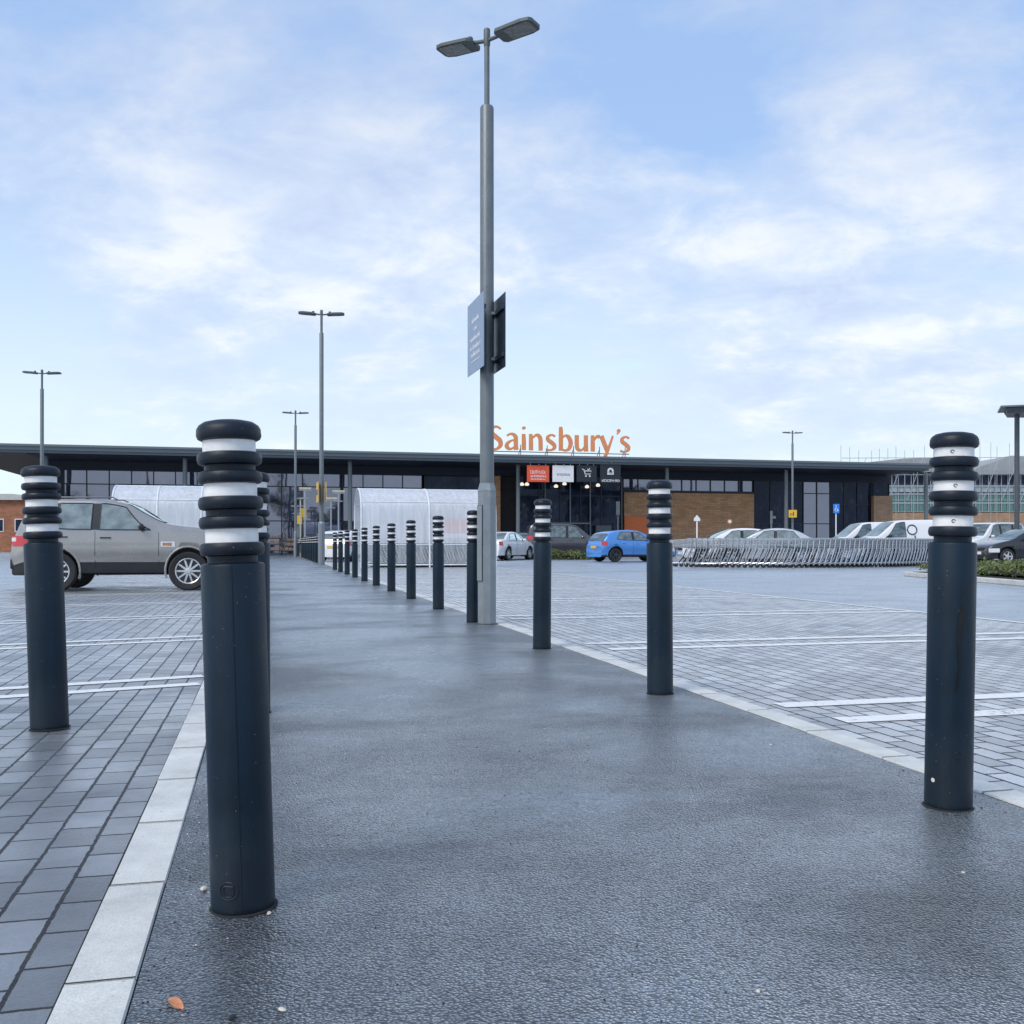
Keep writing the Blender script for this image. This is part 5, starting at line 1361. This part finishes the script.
# ------------------------------------------------------------------ trolley shelters
def shelter(label, corner, nb, bay, hgt=2.78, dep=2.7):
    root = thing('trolley_shelter', label, 'trolley shelter', (*corner, -.008), TH, 'clear curved trolley shelters')
    def prof(t):                                  # cross-section arch from front foot over to back foot; returns (y, z)
        # vertical up to 1.35 then an elliptical arch
        zv = 1.75
        if t < .22: return (0.06*(t/.22), zv*t/.22)
        if t > .78: return (dep-.06*((1-t)/.22), zv*(1-t)/.22)
        a = math.pi*(t-.22)/.56
        return (.06+(dep-.12)*(1-math.cos(a))/2, zv+(hgt-zv)*math.sin(a)**.8)
    for i in range(nb+1):
        b = MB(); x = i*bay
        b.tube([(x, *prof(k/40)) for k in range(41)], .032, 8); b.build('hoop', M['alu'], root)
    Lx = nb*bay
    b = MB()
    for t in (.10, .30, .5, .70, .90): y, z = prof(t); b.tube([(0, y, z), (Lx, y, z)], .022, 6)
    for yy in (.02, dep-.02): b.tube([(0, yy, .1), (Lx, yy, .1)], .03, 6)
    b.build('rail', M['alu'], root)
    for i in range(nb):
        x0, x1 = i*bay+.03, (i+1)*bay-.03
        b = MB(); b.grid(lambda s, t: (x0+(x1-x0)*s, prof(.105+.79*t)[0], prof(.105+.79*t)[1]), 2, 34); b.build('roof_panel', M['poly'], root, rec=False)
        b = MB(); b.grid(lambda s, t: (x0+(x1-x0)*s, prof(.02+.078*t)[0], prof(.02+.078*t)[1]), 1, 3); b.grid(lambda s, t: (x0+(x1-x0)*s, prof(.98-.078*t)[0], prof(.98-.078*t)[1]), 1, 3); b.build('lower_panel', M['poly_low'], root, rec=False)
    b = MB()
    vs = [(0.0, *prof(k/40)) for k in range(41)]
    b.add(vs, [tuple(range(41))]); b.build('end_panel', M['poly_low'], root, rec=False)
    return root
c1 = P(361.5, 34.2)[:2]
shelter('clear barrel-roofed trolley shelter full of trolleys, between the path bollards and near lamp post', c1, 2, 2.36)
for row in range(3):
    for k in range(17):
        u0, v0 = toUV(*c1); uu = u0+3.85-k*.215; vv = v0+.5+row*.8
        x, y, _ = UV(uu, vv)
        place_trolley(x, y, TH+R(0), 'trolley nested inside the clear trolley shelter', 'trolleys inside the shelter')
# red banner on the shelter's back
x, y, _ = UV(toUV(*c1)[0]+3.6, toUV(*c1)[1]+2.2)
b = MB(); b.box(-.75, .75, -.01, .01, 1.05, 1.75); b.box(-.75, .75, -.012, -.0101, 1.05, 1.2, 1)
tag(b.build('banner', [M['red_sign'], M['white']], loc=(x, y, 0), rotz=TH), 'faded red banner hanging inside the trolley shelter', 'banner')
shelter('clear barrel-roofed trolley shelter behind the bonnet of the silver four-by-four', P(111.5, 32.6)[:2], 3, 1.40, hgt=2.80)

# ------------------------------------------------------------------ trees behind the viewer (mirrored in the store's glass)
def tree(x, y, h, seed, label):
    root = thing('tree', label, 'tree', (x, y, 0), 0, 'trees mirrored in the store windows')
    rnd = random.Random(seed); b = MB()
    b.tube([(0, 0, 0), (.1, .05, h*.25), (0, .1, h*.55), (.1, 0, h*.8)], [.28, .2, .12, .04], 8)
    limbs = []
    for k in range(7):
        a = rnd.random()*6.28; z0 = h*rnd.uniform(.25, .6); e = Vector((math.cos(a)*h*.25, math.sin(a)*h*.25, z0+h*rnd.uniform(.1, .25)))
        b.tube([(0, 0, z0), tuple(e*0.6+Vector((0, 0, z0*.4))), tuple(e)], [.09, .06, .02], 6); limbs.append(e)
    b.build('trunk', M['bark'], root)
    b = MB(); vs = []; fs = []
    cl = [Vector((rnd.gauss(0, h*.16), rnd.gauss(0, h*.16), h*rnd.uniform(.38, .92))) for _ in range(26)]+limbs
    for i in range(2600):
        c = rnd.choice(cl); p = c+Vector((rnd.gauss(0, 1), rnd.gauss(0, 1), rnd.gauss(0, .7)))*h*.06
        a = Vector((rnd.gauss(0, 1), rnd.gauss(0, 1), rnd.gauss(0, 1))).normalized(); d = a.cross(Vector((rnd.gauss(0, 1), rnd.gauss(0, 1), rnd.gauss(0, 1)))).normalized(); s = rnd.uniform(.12, .26); o = len(vs)
        vs += [p-a*s, p+d*s*.6, p+a*s, p-d*s*.6]; fs.append((o, o+1, o+2, o+3))
    b.add(vs, fs); b.build('crown', M['leaf_far'], root, rec=False)
for i, (u, h) in enumerate(((-34, 11), (-14, 9), (2, 12), (12, 8), (46, 12), (58, 14), (70, 13), (84, 11))):
    x, y, _ = UV(u, -32-(i*7 % 5))
    tree(x, y, h, 20+i, 'leafy tree behind the viewer, seen only as a dark reflection in the store glass')

# ------------------------------------------------------------------ world, sun, camera
w = bpy.data.worlds.new('World'); scn.world = w; w.use_nodes = True
nt = w.node_tree; nt.nodes.clear()
out = nt.nodes.new('ShaderNodeOutputWorld'); bg = nt.nodes.new('ShaderNodeBackground'); L(nt, bg.outputs[0], out.inputs[0])
sky = nt.nodes.new('ShaderNodeTexSky'); sky.sky_type = 'NISHITA'; sky.sun_disc = False
SUN_EL, SUN_AZ = R(48), R(222)
sky.sun_elevation = SUN_EL; sky.sun_rotation = SUN_AZ; sky.altitude = 50; sky.air_density = 1.0; sky.dust_density = 0.8; sky.ozone_density = 1.6
tc = nt.nodes.new('ShaderNodeTexCoord')
sp = nt.nodes.new('ShaderNodeSeparateXYZ'); L(nt, tc.outputs['Generated'], sp.inputs[0])
zz = math_(nt, 'ADD', math_(nt, 'MAXIMUM', sp.outputs[2], 0.0), 0.30)
cb = nt.nodes.new('ShaderNodeCombineXYZ'); L(nt, math_(nt, 'DIVIDE', sp.outputs[0], zz), cb.inputs[0]); L(nt, math_(nt, 'DIVIDE', sp.outputs[1], zz), cb.inputs[1]); cb.inputs[2].default_value = 3.7
mpc = nt.nodes.new('ShaderNodeMapping'); L(nt, cb.outputs[0], mpc.inputs[0]); mpc.inputs['Rotation'].default_value = (0, 0, R(28)); mpc.inputs['Scale'].default_value = (1.75, 2.1, 1)
n1 = N(nt, 'ShaderNodeTexNoise', Scale=0.68, Detail=7.0, Roughness=0.5, Distortion=0.25); L(nt, mpc.outputs[0], n1.inputs['Vector'])
n2 = N(nt, 'ShaderNodeTexNoise', Scale=2.9, Detail=10.0, Roughness=0.6, Distortion=0.2); L(nt, mpc.outputs[0], n2.inputs['Vector'])
den = math_(nt, 'ADD', math_(nt, 'MULTIPLY', n1.outputs[0], 0.66), math_(nt, 'MULTIPLY', n2.outputs[0], 0.34))
def blob(px, py, rad, amt, den):
    d = Vector((px-CX, F, HY-py)).normalized()
    vm = nt.nodes.new('ShaderNodeVectorMath'); vm.operation = 'DISTANCE'; L(nt, tc.outputs['Generated'], vm.inputs[0]); vm.inputs[1].default_value = d
    r_ = ramp(nt, math_(nt, 'DIVIDE', vm.outputs['Value'], rad), [(0.0, 1.0), (1.0, 0.0)], 'EASE')
    return math_(nt, 'ADD', den, math_(nt, 'MULTIPLY', r_.outputs[0], amt))
# banks of cloud and openings of blue in their real directions
for px, py, rad, amt in ((690, 70, .22, -.13), (20, 310, .2, -.13), (300, 380, .16, -.06), (1000, 60, .12, -.05), (560, 340, .14, -.07), (250, 60, .28, .06),
                         (180, 260, .17, .12), (370, 220, .16, .09), (90, 120, .25, .05), (800, 190, .16, .10), (960, 250, .2, .12), (760, 330, .16, .08), (560, 200, .14, .05), (900, 20, .15, .03)):
    den = blob(px, py, rad, amt, den)
m1 = ramp(nt, den, [(0.44, 0.0), (0.515, 0.46), (0.61, 0.88)])
cs = ramp(nt, math_(nt, 'ADD', math_(nt, 'MULTIPLY', n2.outputs[0], .7), math_(nt, 'MULTIPLY', den, .3)), [(0.38, (2.9, 3.5, 4.8)), (0.53, (3.75, 4.3, 5.25)), (0.66, (5.0, 5.2, 5.4))])
cs_hi = mixc(nt, ramp(nt, sp.outputs[2], [(0.26, 0.0), (0.46, 0.75)]).outputs[0], cs.outputs[0], (2.75, 3.3, 4.4))
haze = ramp(nt, sp.outputs[2], [(0.0, 1.0), (0.12, 0.72), (0.36, 0.0)])
hz = mixc(nt, 0.68, sky.outputs[0], (2.25, 3.3, 5.2))
hz = mixc(nt, haze.outputs[0], hz, (4.55, 5.25, 5.5))
lowm = ramp(nt, sp.outputs[2], [(0.02, 0.3), (0.16, 1.0)])
fin = mixc(nt, math_(nt, 'MULTIPLY', m1.outputs[0], lowm.outputs[0]), hz, cs_hi)
L(nt, fin, bg.inputs[0]); bg.inputs[1].default_value = 0.195
sd = bpy.data.lights.new('Sun', 'SUN'); sd.energy = 2.4; sd.angle = R(28); sd.color = (1, .92, .80)
so = bpy.data.objects.new('Sun', sd); COL.objects.link(so)
# sun direction: azimuth measured clockwise from +Y
dv = Vector((math.sin(SUN_AZ)*math.cos(SUN_EL), math.cos(SUN_AZ)*math.cos(SUN_EL), math.sin(SUN_EL)))
so.rotation_euler = dv.to_track_quat('Z', 'Y').to_euler()

cam = bpy.data.cameras.new('Camera'); co = bpy.data.objects.new('Camera', cam); COL.objects.link(co)
co.location = (0, 0, CH); co.rotation_euler = (R(90), 0, 0)
cam.sensor_width = 36; cam.lens = F/1024*36; cam.shift_y = (HY-512)/1024; cam.clip_end = 3000; cam.clip_start = .05
scn.camera = co
scn.render.resolution_x = scn.render.resolution_y = 1024
scn.view_settings.view_transform = 'Standard'; scn.view_settings.look = 'None'; scn.view_settings.exposure = 0
